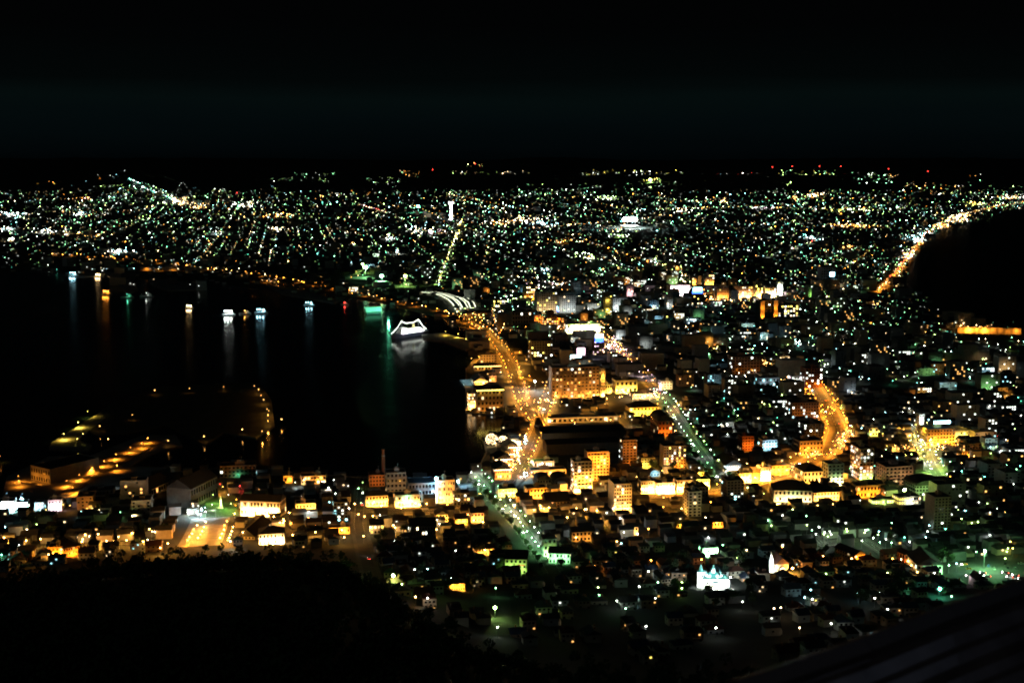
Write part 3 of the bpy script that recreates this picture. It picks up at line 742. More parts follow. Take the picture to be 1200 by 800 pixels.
B("modern_hall", "wide modern hall with dark curved roof behind the sports ground", 'hall', (1072, 568, 1107, 580), 26, 3, 9, 'grey', roof='vault', rk='grey', lit=.06, lc=('cyan', 'pink'), flood=('lime', 3.5, 3, 14, 6), rise=5, ref='the wide modern hall')
B("school", "school with two rows of yellow lit windows", 'school', (1052, 582, 1080, 591), 14, 2, 9, 'cream', lit=.85, lc=('yellow', 'warm'), ls=3.4, flood=('white', 8, 1, 5, 3), ref='the lit school')
B("school", "low wing with one long row of lit yellow windows beside the school", 'school', (1022, 585, 1048, 591), 9, 1, 9, 'cream', lit=.9, lc=('yellow', 'lime'), ls=5, flood=('lime', 3, 1, 4, 2))
B("dark_tower", "plain dark tower block rising from the houses by the car park", 'tower', (1093, 582, 1114, 624), 17, 12, 5, 'brown', lit=.03, lc=('cyan', 'white'), ls=5, flood=('lime', .8, 2, 22, 22), ref='the plain dark tower')
B("chapel_hall", "gable fronted hall glowing pale green beside the car park", 'hall', (1074, 659, 1104, 673), 26, 2, 5, 'white', roof='gabley', rk='grey', lit=.15, lc=('cyan', 'green'), ls=5, flood=[('green', 8, 3, 6, 5)], ref='the pale green gabled hall', yaw=-2)
# --- left shore
B("terminal_building", "orange lit long building with hipped roof at the forest edge", 'building', (75, 637, 96, 652), 26, 3, 8, 'ochre', roof='hip', yaw=38, lit=.05, flood=[(O, 22, 4, 6, 3)], ref='the forest edge building')
B("terminal_building", "plain orange gable block at the end of the forest edge building", 'building', (57, 640, 74, 653), 12, 3, 4, 'ochre', yaw=10, lit=.05, flood=[(O, 24, 2, 6, 3)])
B("warehouse", "long dark warehouse with pale lit side along the pier road", 'warehouse', (30, 548, 66, 566), 60, 2, 8, 'concrete', roof='flat', rk='black', yaw=-34, lit=0, flood=(O, 6, 2, 10, 6), ref='the pier warehouse', cabin=False, sidewin=False)
B("warehouse", "broad dark shed with a lit orange doorway near the pier road", 'shed', (146, 573, 176, 582), 40, 1, 6, 'tan', roof='gabley', rk='black', lit=.08, lc=('amber',), flood=('amber', 14, 2, 5, 4), yaw=-16, ref='the orange doorway shed')
B("warehouse", "tall dark shed with pale gable end behind the sloping plaza", 'shed', (194, 570, 226, 594), 50, 2, 6, 'dark', roof='gabley', rk='black', lit=.06, lc=('cyan',), front=False, flood=('white', .7, 2, 8, 6), yaw=-16, ref='the tall dark shed')
B("white_house", "white floodlit cube house in the bluish yard", 'house', (57, 586, 72, 599), 11, 3, 4, 'white', lit=.2, lc=('amber', 'white'), flood=('pink', 14, 2, 6, 4), ref='the white cube house')
B("white_house", "small pale house standing next to the white cube house", 'house', (41, 589, 51, 598), 10, 2, 3, 'white', lit=.2, lc=('cyan',), flood=('cyan', 7, 1, 6, 4))
B("lit_depot", "low depot glaring bluish white at the shore", 'depot', (-8, 588, 16, 600), 14, 2, 6, 'white', lit=.4, lc=('cyan', 'white'), ls=8, flood=[('cyan', 90, 4, 7, 6)], ref='the glaring shore depot')
B("lit_depot", "white shed beside the glaring shore depot", 'depot', (18, 589, 32, 596), 12, 2, 4, 'white', lit=.4, lc=('cyan', 'white'), ls=8, flood=('cyan', 45, 2, 6, 5))
B("public_hall", "long hall with dark roof and glaring yellow white front below the shore", 'hall', (281, 586, 329, 605), 18, 2, 12, 'cream', roof='gable', rk='black', lit=.25, lc=('amber', 'warm'), flood=[('warm', 75, 3, 6, 4), ('amber', 45, 4, 6, 4)], yaw=-8, ref='the glaring long hall', rise=4)
B("dark_hall", "steep black roofed hall beside the sloping plaza", 'hall', (278, 624, 299, 632), 42, 2, 5, 'cream', roof='gabley', rk='black', lit=.1, flood=('amber', 24, 3, 5, 3), yaw=-8, ref='the black roofed hall', rise=6)
B("bright_house", "bright yellow white two storey house at the trees", 'house', (304, 623, 333, 637), 16, 2, 7, 'cream', roof='hip', rk='black', lit=.15, lc=('amber',), flood=[('warm', 55, 3, 5, 3)], ref='the bright forest house')
B("lodging", "yellow lit inn with small lit signs", 'inn', (347, 590, 370, 601), 14, 2, 6, 'cream', lit=.3, lc=('amber',), flood=[('amber', 26, 3, 6, 4)], ref='the yellow inn')
B("gabled_house", "small gabled house glowing yellow at the forest edge", 'house', (349, 621, 361, 629), 9, 2, 3, 'cream', roof='gabley', lit=.2, lc=('amber',), flood=('amber', 24, 1, 5, 2))
B("gabled_house", "low orange house next to the small glowing gabled house", 'house', (363, 620, 377, 627), 9, 2, 4, 'ochre', roof='gable', lit=.3, lc=('amber',), flood=('amber', 14, 1, 5, 2))
B("harbour_shed", "small shed with square orange lit front at the water", 'shed', (332, 558, 343, 566), 10, 1, 2, 'ochre', lit=.6, lc=('orange', 'amber'), ls=2.5, flood=('amber', 8, 1, 5, 4))
B("harbour_shed", "long shed with amber lit windows at the water", 'shed', (353, 558, 382, 567), 12, 2, 8, 'tan', lit=.45, lc=('amber', 'warm'), ls=5, flood=('amber', 10, 2, 6, 4), ref='the amber window shed')
B("office_block", "dim block with four white windows on the water edge", 'office', (258, 546, 300, 559), 16, 3, 9, 'brown', lit=.15, lc=('white', 'cyan'), ls=6, flood=('teal', 2.5, 1, 5, 2), ref='the four window shore block')
B("apartment_block", "dark tall block with white windows beside the grey lit street", 'apartment block', (391, 588, 408, 610), 14, 6, 4, 'dark', lit=.25, lc=('white', 'cyan'), ls=5, ref='the dark street block')
B("cafe", "low orange lit house at the foot of the dark street block", 'house', (386, 618, 410, 625), 10, 1, 6, 'ochre', lit=.25, lc=('amber',), flood=('amber', 15, 2, 5, 3))
B("brick_building", "dim grey brick building with a slim chimney by the water", 'building', (453, 554, 476, 578), 16, 4, 5, 'concrete', lit=.02, flood=('amber', 2.2, 2, 14, 9), ref='the dim brick building')
B("brick_building", "lower brick wing beside the dim grey brick building", 'building', (433, 557, 451, 570), 16, 3, 5, 'brick', lit=.08, lc=('amber',), flood=('amber', 5, 1, 9, 6))
B("harbour_warehouse", "blue grey warehouse with a row of small dark windows", 'warehouse', (479, 566, 510, 588), 22, 3, 8, 'slate', rk='blue', lit=0, flood=[('cyan', 8, 3, 12, 8)], ref='the blue grey warehouse', cabin=False)
B("office_block", "orange lit office with rows of tall windows by the harbour", 'office', (514, 563, 533, 589), 16, 4, 7, 'tan', lit=.25, lc=('amber', 'orange'), ls=2.5, flood=[('amber', 26, 3, 6, 4), ('amber', 8, 2, 8, 16)], ref='the orange lit office')
B("town_hall", "orange floodlit stone house beside the grey lit street", 'house', (429, 580, 455, 593), 14, 2, 7, 'cream', roof='hip', lit=.1, lc=('amber',), flood=[('amber', 30, 4, 5, 3)], ref='the orange stone house')
B("old_consulate", "bright columned house facing a yellow lit yard", 'house', (463, 580, 492, 594), 14, 2, 8, 'cream', roof='flat', lit=.3, lc=('amber', 'warm'), flood=[('amber', 38, 4, 4.5, 3), ('teal', 10, 1, 5, 8)], ref='the bright columned house')
B("gabled_house", "tall gabled house with yellow lit gable above the dark gardens", 'house', (511, 602, 525, 612), 14, 2, 4, 'cream', roof='gabley', lit=.05, flood=('amber', 20, 2, 5, 4), ref='the yellow gabled house')
B("gabled_house", "orange lit long house near the boulevard head", 'house', (534, 607, 548, 615), 12, 2, 5, 'ochre', roof='gable', lit=.1, flood=('amber', 22, 2, 5, 3))
B("gabled_house", "pink orange lit house near the boulevard head", 'house', (552, 600, 567, 612), 11, 2, 4, 'pink', roof='gable', lit=.1, flood=('amber', 20, 2, 5, 3), ref='the pink orange house')
B("dark_block", "dark house with a row of bright windows on its upper floor", 'house', (481, 615, 511, 632), 18, 3, 9, 'dark', roof='gable', lit=.16, lc=('white', 'warm'), ls=7, ref='the bright row house')
B("gabled_house", "dark house with five yellow windows beside the lit street", 'house', (434, 614, 450, 625), 12, 2, 4, 'tan', roof='gable', lit=.6, lc=('yellow', 'warm'), ls=4, ref='the yellow window house')
B("shop_house", "dark house with small orange windows and white lamp by the harbour", 'house', (532, 578, 551, 592), 14, 3, 5, 'dark', lit=.3, lc=('amber', 'white'), ls=4)
B("white_shop", "white walled house with a red line sign on the boulevard", 'house', (592, 653, 617, 671), 18, 3, 5, 'cream', roof='gable', rk='black', lit=0, flood=[('lime', 7, 2, 7, 5)], sign=('red', .8, 5, .7, 7, 4), ref='the red line house', yaw=-4)
B("lantern_house", "small dark house with an orange lit veranda in the gardens", 'house', (556, 642, 580, 650), 10, 2, 6, 'tan', roof='gable', lit=.2, lc=('amber',), flood=('amber', 14, 2, 4, 2), ref='the orange veranda house')
B("lantern_house", "old wooden house lit yellow in the dark gardens", 'house', (526, 682, 545, 691), 10, 2, 7, 'ochre', roof='hip', lit=0, flood=('amber', 11, 2, 4, 3), ref='the yellow garden house')
B("white_terrace", "row of white gabled shops lit green along the boulevard", 'shop', (643, 647, 668, 660), 13, 2, 6, 'white', roof='gable', lit=.05, flood=('green', 7, 2, 7, 5), yaw=-6, ref='the green lit white shops')
B("white_terrace", "white building with a steep gable beside the boulevard trees", 'building', (637, 630, 652, 652), 9, 3, 3, 'white', roof='gabley', lit=.05, flood=('lime', 8, 1, 6, 4))
B("gabled_house", "white porch house glowing orange at a garden lamp", 'house', (735, 617, 748, 627), 9, 2, 3, 'white', roof='gable', lit=.15, lc=('warm',), flood=('amber', 8, 1, 5, 4), ref='the white porch house')
B("gabled_house", "house fronting a yellow lit lane under the stepped roof tower", 'house', (670, 622, 697, 634), 10, 2, 6, 'tan', roof='gable', lit=.05, flood=('amber', 4, 2, 5, 3))
B("gabled_house", "orange lit row house on the church lane", 'house', (825, 611, 848, 618), 9, 1, 6, 'ochre', roof='gable', lit=.1, flood=('amber', 13, 2, 4, 3), ref='the orange lane house')
B("gabled_house", "low house with glowing yellow front beside a white lamp", 'house', (793, 613, 808, 618), 9, 1, 4, 'ochre', roof='gable', lit=.1, flood=('yellow', 12, 1, 4, 3))
B("clinic", "white green lit hall with open bay beyond the white church", 'hall', (823, 642, 842, 652), 10, 2, 4, 'white', lit=.3, lc=('green', 'white'), ls=6, flood=[('green', 16, 2, 5, 4)], ref='the green lit hall')
B("old_hall", "long dark roofed house with orange lit side near the pale green hall", 'house', (1000, 648, 1015, 655), 24, 2, 4, 'ochre', roof='gabley', lit=.1, flood=(O, 12, 2, 5, 3), ref='the orange sided house', yaw=25)
B("old_hall", "old orange gabled house leaning against the pale green hall", 'house', (1059, 648, 1071, 662), 10, 2, 3, 'brick', roof='gabley', lit=0, flood=(O, 14, 1, 5, 3), yaw=20)
# --- downtown
for (bx, dp, fl, cl, wk_, li, fc, lab, rf) in (
    ((629, 343, 653, 367), 30, 9, 9, 'grey', .12, [('warm', 40, 2, 22, 6)], "big grey hotel with a column of yellow windows downtown", 'the big grey hotel'),
    ((655, 347, 675, 366), 24, 8, 8, 'grey', .08, [('white', 26, 2, 22, 6)], "grey block with two short rows of white windows downtown", 'the two row block'),
    ((671, 331, 681, 348), 20, 8, 5, 'grey', .05, [('white', 30, 1, 24, 6)], "pale square block behind the grey downtown hotels", None),
    ((688, 356, 704, 367), 20, 6, 8, 'concrete', .06, [('white', 26, 2, 20, 6)], "low ribbed pale block beside the yellow strip tower", None),
    ((707, 344, 717, 369), 16, 10, 4, 'dark', .05, [('yellow', 34, 1, 5, 10), ('yellow', 20, 1, 5, 30)], "dark tower with one bright yellow vertical strip", 'the yellow strip tower'),
    ((718, 350, 735, 364), 20, 6, 6, 'grey', .1, [('white', 30, 2, 18, 6)], "grey block with a white sign near the yellow strip tower", None),
    ((614, 336, 630, 352), 18, 6, 6, 'ochre', .5, [('amber', 30, 2, 8, 4)], "amber lit block with warm windows downtown", 'the amber downtown block'),
    ((734, 334, 742, 347), 14, 6, 4, 'pink', .1, [('pink', 34, 1, 12, 6)], "small pinkish block at the edge of downtown", None),
    ((785, 335, 809, 346), 30, 3, 8, 'white', .5, [('pink', 150, 4, 14, 8)], "broad hall glowing pinkish white downtown", 'the pinkish white hall'),
    ((810, 341, 824, 357), 20, 6, 6, 'dark', .2, None, "dark block under a blue and white lit sign", 'the blue sign block'),
    ((811, 326, 816, 334), 12, 4, 2, 'tan', .2, [('amber', 60, 1, 8, 6)], "little glowing orange tower behind the blue sign block", None),
    ((840, 336, 854, 352), 22, 6, 6, 'pink', .06, [('amber', 50, 2, 12, 6)], "peach coloured block beside the blazing street downtown", 'the peach block'),
    ((826, 322, 837, 336), 18, 5, 5, 'cream', .3, [('amber', 70, 2, 9, 6)], "cream block glowing behind the blazing street", None),
    ((864, 336, 882, 350), 22, 5, 7, 'pink', .3, [('warm', 80, 2, 12, 5)], "rosy block with a glaring foot downtown", None),
    ((885, 331, 894, 350), 18, 6, 4, 'cream', .4, [('amber', 160, 2, 9, 6)], "glaring orange white tower downtown", 'the glaring orange tower'),
    ((896, 338, 910, 348), 18, 3, 5, 'white', .8, [('warm', 120, 2, 8, 5)], "glaring white sign hall beside the glaring orange tower", None),
    ((911, 331, 917, 346), 12, 6, 2, 'white', .4, [('pink', 80, 1, 8, 6), ('white', 60, 1, 8, 18)], "slim white lit block downtown", 'the slim white block'),
    ((889, 353, 910, 376), 24, 8, 6, 'dark', .02, None, "dark block with two uplit orange end strips", 'the orange strip block'),
    ((911, 358, 936, 374), 26, 6, 7, 'dark', .6, None, "dark office with broken rows of white windows", 'the white row office'),
    ((961, 314, 981, 338), 26, 8, 7, 'slate', .04, [('white', 60, 2, 8, 4)], "bluish tower with a white screen above a glaring foot", 'the screen tower'),
    ((947, 335, 958, 348), 18, 5, 4, 'green', .15, [('lime', 24, 1, 12, 5)], "greenish block near the screen tower", None),
    ((760, 353, 772, 362), 18, 4, 5, 'slate', .35, [('cyan', 14, 1, 12, 5)], "slate block with slanting white windows", None),
    ((781, 347, 788, 362), 14, 6, 3, 'grey', .1, [('white', 14, 1, 12, 6)], "narrow pale block near the slate block", None),
    ((780, 370, 788, 386), 14, 6, 3, 'slate', .3, [('teal', 22, 1, 8, 8)], "narrow block lit teal by its sign", 'the teal block'),
    ((600, 366, 626, 384), 34, 4, 8, 'dark', .03, None, "long dark hall beside the slim orange tower", None),
    ((578, 352, 593, 360), 22, 3, 6, 'dark', .6, None, "dark hall with five pale lit panels at the station", 'the five panel hall')):
    B("downtown_block", lab, 'building', bx, dp, fl, cl, wk_, lit=li, lc=('white', 'warm', 'yellow') if wk_ != 'ochre' else ('amber', 'warm'), ls=5, flood=fc, ref=rf, group='downtown buildings', sidewin=False,
      sign={'the two row block': ('cyan', 9, 18, 7, 6, -30, ('blue', 5, 22, 3.2, 2.6)), 'the blue sign block': ('cyan', 9, 20, 8, 30, 0, ('blue', 5, 24, 5, 25)), 'the screen tower': ('cyan', 12, 12, 10, 30, 8)}.get(rf),
      strips=[(-.7, 'orange', 60), (.85, 'orange', 60)] if rf == 'the orange strip block' else None)
# ---------------------------------------------------------------- churches
WHITE = wall('white')
def church():
    P = at(837, 689); s = mpp(P); yw = R(-3)
    root = empty("church", (P.x, P.y + 6, h(P.x, P.y + 6) - .5), yw)
    tag(root, "brilliant white floodlit church with small onion domes and a dark roof on the slope", "church")
    REFS.append(("the brilliant white church", 837, 689)); FOOT.append((P.x, P.y + 6, 20))
    w = 15.0
    mb = MB(); mb.box(-w / 2, -5.5, -5, w / 2, 5.5, 7.2)
    mb.lathe([(4.2, -5), (4.2, 6.6), (3.9, 7.0)], 12, (w / 2, 0)); mb.lathe([(2.8, -5), (2.8, 5.8)], 10, (1.5, -6))
    for i in range(6): mb.box(-w / 2 + i * w / 5 - .25, -5.8, -5, -w / 2 + i * w / 5 + .25, -5.49, 7.3)
    mb.box(-w / 2 - .3, -5.9, 7.2, w / 2 + .3, 5.9, 7.6)
    mb.build("wall", WHITE, root)
    mb = MB(); mb.hip(-w / 2 - .4, -6, w / 2 + .4, 6, 7.62, 4.4); mb.lathe([(4.3, 7.02), (2.2, 9.2), (.2, 10.2)], 12, (w / 2, 0)); rf = mb.build("roof", mat("copper_roof", (.06, .16, .13), .6, .25, .4), root)
    for (x, y, z, r) in ((0, 0, 11.2, 1.25), (-5.2, -3, 9.0, .75), (5.4, -3, 9.0, .75), (-2.8, -3.8, 9.0, .7), (2.6, -3.8, 9.0, .7), (-5, 3, 9.4, .7), (5, 3, 9.4, .7)):
        mb = MB(); mb.lathe([(r, -1.4), (r, r * 1.5), (r * 1.15, r * 1.5), (r * 1.15, r * 1.7), (r * .8, r * 1.7)], 8); cu = mb.build("turret", WHITE, root, (x, y, z))
        mb = MB(); mb.lathe([(r * .6, 0), (r * 1.05, r * .5), (r * .9, r * 1.0), (r * .35, r * 1.6), (r * .08, r * 2.2), (.05, r * 3.0)], 8); mb.box(-r * .3, -.06, r * 2.6, r * .3, .06, r * 2.75); mb.build("onion_dome", mat("dome_green", (.10, .22, .18), .5, .2, .5), cu, (0, 0, r * 1.7))
    t = empty("bell_tower", (-w / 2 - 1.5, 0, 0)); t.parent = root
    mb = MB(); mb.box(-2.4, -2.6, -5, 2.4, 2.6, 11.5); mb.box(-2.7, -2.9, 11.5, 2.7, 2.9, 11.9); mb.build("tower_wall", WHITE, t)
    mb = MB(); mb.lathe([(2.9, 11.92), (1.6, 13.6), (.9, 15), (.12, 18)], 8); mb.build("tower_spire", MATS["copper_roof"], t)
    for dx in (-1.1, 1.1): link("belfry_opening", window_mesh(1.1, 2.2, GLASS), t, (dx, -2.62, 9.4))
    for i in range(5): link("window", window_mesh(.9, 2.6, GLASS), root, (-w / 2 + (i + .5) * w / 5, -5.55, 3.6))
    for x in (-9, -4.5, 0, 4.5, 9, 12): point(root, (x, -12.5, 3.0), 'white', 34, .6, (0, 1, .25))
    for x in (-6, 0, 6): point(root, (x, -10, 15), 'cyan', 9, .6, (0, 1, -.1))
church()
def church_two():
    P = at(913, 671); root = empty("church", (P.x, P.y + 8, h(P.x, P.y + 8)), R(6))
    tag(root, "stone church with a white lit spire and warm lit porch near the lane", "church")
    REFS.append(("the white spire church", 913, 670)); FOOT.append((P.x, P.y + 8, 17))
    mb = MB(); mb.box(-3, -6, -5, 7, 9, 7); 
    for sy in (-6, 9): mb.face([(-3, sy, 7), (7, sy, 7), (2, sy, 11.5)])
    mb.build("wall", wall('cream'), root)
    mb = MB(); mb.gable(-3.6, -6.5, 7.6, 9.5, 7.01, 5.0, 'y'); mb.build("roof", roofm('red'), root)
    t = empty("spire_tower", (-6.2, -4.5, 0)); t.parent = root
    mb = MB(); mb.box(-1.6, -1.6, -5, 1.6, 1.6, 10); mb.build("tower_wall", WHITE, t)
    mb = MB(); mb.lathe([(1.9, 10.01), (1.0, 13), (.08, 17)], 8); mb.build("tower_spire", mat("pale_spire", (.5, .5, .48), .7, .1, .5), t)
    mb = MB(); mb.box(-.2, -8.6, -3, 4.4, -6.02, 4); mb.gable(-.5, -9, 4.7, -6.02, 4.01, 1.6, 'y', 0); mb.build("porch", wall('cream'), root)
    mb = MB(); mb.ball((0, 0, 0), .7, 0, 8, 5); link("porch_lamp", mb.mesh("porch_lamp", lampmat('amber', 60)), root, (9.4, -8.5, 4.5)); point(root, (9.4, -9.6, 4.5), 'amber', 18, .5, None)
    point(root, (1.8, -12, 3), 'warm', 20, .5, FACE); point(root, (-6.2, -9.5, 5), 'white', 16, .5, FACE); point(root, (-6.2, -8, 12), 'white', 7, .5, FACE)
    for y in (-3, 1, 5): link("window", window_mesh(1.2, 2.8, GLASS), root, (-3.04, y, 4), math.pi / 2)
church_two()

# ---------------------------------------------------------------- far tall tower with its star shaped lookout
def lookout():
    P = at(528.5, 258.5); s = mpp(P)
    root = empty("observation_tower", (P.x, P.y, P.z), 0)
    tag(root, "tall white lit observation tower with wide lookout top above the far city", "tower")
    REFS.append(("the tall white observation tower", 528, 258))
    mb = MB(); mb.lathe([(9.5, -2), (7.2, 20), (6.2, 60), (6.4, 78)], 5); mb.build("shaft", WHITE, root)
    mb = MB(); mb.lathe([(6.4, 78.02), (13.5, 84), (14.5, 88), (14.5, 92)], 5); mb.build("lookout_deck", WHITE, root)
    mb = MB(); mb.lathe([(14.7, 85.5), (14.9, 90)], 5); mb.build("lookout_window", winmat('white', 2.0), root)
    mb = MB(); mb.lathe([(12, 92.02), (5, 96), (1.2, 98), (.5, 107)], 5); mb.build("roof", roofm('grey'), root)
    mb = MB(); mb.box(-20, -16, -2, 20, 16, 9); mb.build("base_hall", wall('grey'), root)
    for z, k in ((18, 2600), (48, 1900), (76, 2400)): point(root, (0, -46, z), 'white', k * .6, 2, (0, 1, 0), 60)
    for sx in (-1, 1): point(root, (sx * 38, -22, 70), 'white', 600, 2, (-sx * 38, 22, 14), 60)
lookout()

# ---------------------------------------------------------------- museum ship strung with lights
def lit_ship():
    A = at(459, 397); Bp = at(500, 391); c = (A + Bp) / 2; d = Bp - A; L = min(d.length, 118.0); yw = math.atan2(d.y, d.x)
    root = empty("museum_ship", (c.x, c.y, 0.06), yw)
    tag(root, "moored ship outlined by strings of white lights with glowing white decks", "ship"); REFS.append(("the light strung ship", 479, 396))
    n = 18; V = []; F = []
    for i in range(n + 1):
        t = i / n; x = -L / 2 + L * t; wd = 8.5 * min(1, (t / .22) ** .7 if t < .22 else 1) * (1 if t < .85 else 1 - .35 * ((t - .85) / .15) ** 2); sh = 7 + 3.0 * max(0, .25 - t) / .25 + .8 * max(0, t - .85) / .15
        V += [(x + 1.5 * t, -wd * .6, -1.5), (x, -wd, sh), (x, wd, sh), (x + 1.5 * t, wd * .6, -1.5)]
    for i in range(n):
        for k in range(3): F.append((4 * i + k, 4 * i + 4 + k, 4 * i + 5 + k, 4 * i + 1 + k))
    F.append((0, 1, 2, 3)); F.append((4 * n + 3, 4 * n + 2, 4 * n + 1, 4 * n))
    me = bpy.data.meshes.new("hull"); me.from_pydata(V, [], F); me.materials.append(mat("hull_paint", (.03, .035, .06), .5, .2, .2)); link("hull", me, root)
    mb = MB(); mb.box(-L * .3, -6.5, 6.6, L * .36, 6.5, 11); mb.box(-L * .27, -5.8, 11.01, L * .30, 5.8, 14.2); mb.box(-L * .26, -5.2, 14.21, -L * .14, 5.2, 17.5); mb.build("superstructure", WHITE, root)
    mb = MB(); mb.lathe([(2.4, 14.22), (2.1, 22), (2.3, 22.2), (2.0, 22.6)], 10, (L * .12, 0)); mb.build("funnel", mat("funnel_paint", (.35, .30, .12), .6, .1, .3), root)
    tops = []
    for x, z in ((-L * .22, 30), (L * .26, 29)):
        mb = MB(); mb.bar((x, 0, 14), (x, 0, z), .35); mb.bar((x, -3, z - 5), (x, 3, z - 5), .2); mb.build("mast", METAL, root); tops.append((x, 0, z))
    pts = [(-L / 2, 0, 9.5), tops[0], (0, 0, 25), tops[1], (L / 2, 0, 8.5)]
    for a, b_ in zip(pts, pts[1:]):
        mb = MB()
        a, b_ = Vector(a), Vector(b_); n = max(4, int((b_ - a).length / 2.2))
        for i in range(n):
            q = a.lerp(b_, i / n); q.z -= 2.2 * math.sin(math.pi * i / n); mb.octa(q, .55)
        mb.build("light_string", glow("string_glow", HUE['white'], 16), root)
    for sx in (-1, 1):
        mb = MB(); mb.box(-L * .29, sx * 6.55 - .05, 8.6, L * .35, sx * 6.55 + .05, 9.8); mb.build("deck_window", winmat('white', 3), root)
    for x in (-.26, -.1, .06, .22): point(root, (x * L, -14, 15), 'white', 34, 1, (0, 1, -.3))
    for x in (-.2, .25): point(root, (x * L, -12, 12), 'pink', 22, 1, (0, 1, -.2))
lit_ship()

# ---------------------------------------------------------------- boats and lit pontoons in the bay
def boat(px, py, L, look, hue, kw, s=30.0, big=False):
    L *= .62; P = at(px, py); root = empty("boat", (P.x, P.y, .06), R(rnd.uniform(-25, 25)))
    tag(root, look, "boat", "boats in the bay")
    n = 10; V = []; F = []; Wd = L * .14; H = L * .09
    for i in range(n + 1):
        t = i / n; x = -L / 2 + L * t; wd = Wd * min(1, (t / .3) ** .6 if t < .3 else 1); sh = H * (1 + .6 * max(0, .4 - t))
        V += [(x, -wd * .6, -.8), (x, -wd, sh), (x, wd, sh), (x, wd * .6, -.8)]
    for i in range(n):
        for k in range(3): F.append((4 * i + k, 4 * i + 4 + k, 4 * i + 5 + k, 4 * i + 1 + k))
    F.append((0, 1, 2, 3)); F.append((4 * n + 3, 4 * n + 2, 4 * n + 1, 4 * n))
    me = bpy.data.meshes.new("hull"); me.from_pydata(V, [], F); me.materials.append(mat("boat_paint", (.35, .36, .38), .6, .3, .2)); link("hull", me, root)
    mb = MB(); mb.box(L * .08, -Wd * .7, H, L * .34, Wd * .7, H + L * .12); mb.box(L * .12, -Wd * .55, H + L * .121, L * .26, Wd * .55, H + L * .19); mb.build("cabin", WHITE, root)
    mb = MB(); mb.bar((0, 0, H), (0, 0, H + L * .32), L * .006); mb.bar((0, 0, H + L * .25), (-L * .3, 0, H + L * .12), L * .004); mb.build("mast", METAL, root)
    for dx in ((-.25, -.05, .2) if big else (0.0,)):
        mb = MB(); mb.ball((0, 0, 0), 1.1 if big else .9, 0, 8, 5); link("deck_or_fill_lamp", mb.mesh("deck_or_fill_lamp", lampmat(hue, s)), root, (dx * L, -Wd * .3, H + L * .2))
        point(root, (dx * L, -Wd * 1.3, H + L * .17), hue, kw * .1, 1.0); point(root, (dx * L, -Wd * 1.5, H + L * .17), hue, kw * .018, 1.0, None)
for a in ((86, 323, 46, "moored boat with bluish white deck lamps off the far quay", 'cyan', 120, 26, True), (115, 324, 34, "small boat with yellow white deck lamp off the far quay", 'warm', 120, 26, True), (125, 345, 44, "boat with an orange lit deck out in the dark bay", 'orange', 90, 24, True),
          (149, 349, 48, "low boat glowing bluish green in the dark bay", 'teal', 60, 3, False), (172, 348, 52, "long low boat with dim lamps in the dark bay", 'white', 30, 4, False), (222, 361, 30, "fishing boat with warm lamps low on the water", 'warm', 60, 26, True),
          (268, 369, 44, "boat glaring greenish white with a bright reflection", 'white', 190, 60, True), (287, 368, 40, "dim boat beside the glaring greenish white one", 'amber', 40, 14, False), (306, 367, 46, "boat with a row of bluish lamps near the shore", 'cyan', 90, 20, True),
          (362, 358, 40, "flat boat with a blue white side lamp near the bay road", 'cyan', 70, 10, True), (404, 357, 28, "small boat with a reddish lamp near the bay road", 'red', 40, 14, False)):
    boat(*a)
def tent_hall():
    P = at(437, 367); root = empty("boat_house", (P.x, P.y, .2), R(18)); tag(root, "boat house with bluish green lit sloping roof on the water", "boat house"); REFS.append(("the bluish green boat house", 437, 366))
    mb = MB(); mb.box(-15, -8, -.1, 15, 8, 4); mb.build("wall", wall('grey'), root)
    mb = MB(); mb.gable(-17, -9.5, 17, 9.5, 4.01, 9, 'x'); mb.build("roof", mat("white_roof", (.6, .62, .6), .7, .1, .2), root)
    for x in (-14, 0, 14): point(root, (x, -22, 17), 'teal', 16, 1, (0, 1, -.4))
    point(root, (30, -14, 22), 'teal', 34, 1, None)
tent_hall()
P = at(548, 450); root = empty("pontoon", (P.x, P.y, .06), GRID); tag(root, "pale pontoon put in for the bluish patch at the foot of the quay halls", "pontoon")  # pontoon put in for a pale bluish patch on the water
mb = MB(); mb.box(-8, -26, 0, 8, 26, 1.4); mb.build("deck", WHITE, root)
mb = MB()
for y in range(-24, 26, 6): mb.box(-7.8, y, 1.41, 7.8, y + .4, 2.3)
mb.build("rail", METAL, root)
for y in (-14, 6, 22): point(root, (0, y, 9), 'cyan', 12)

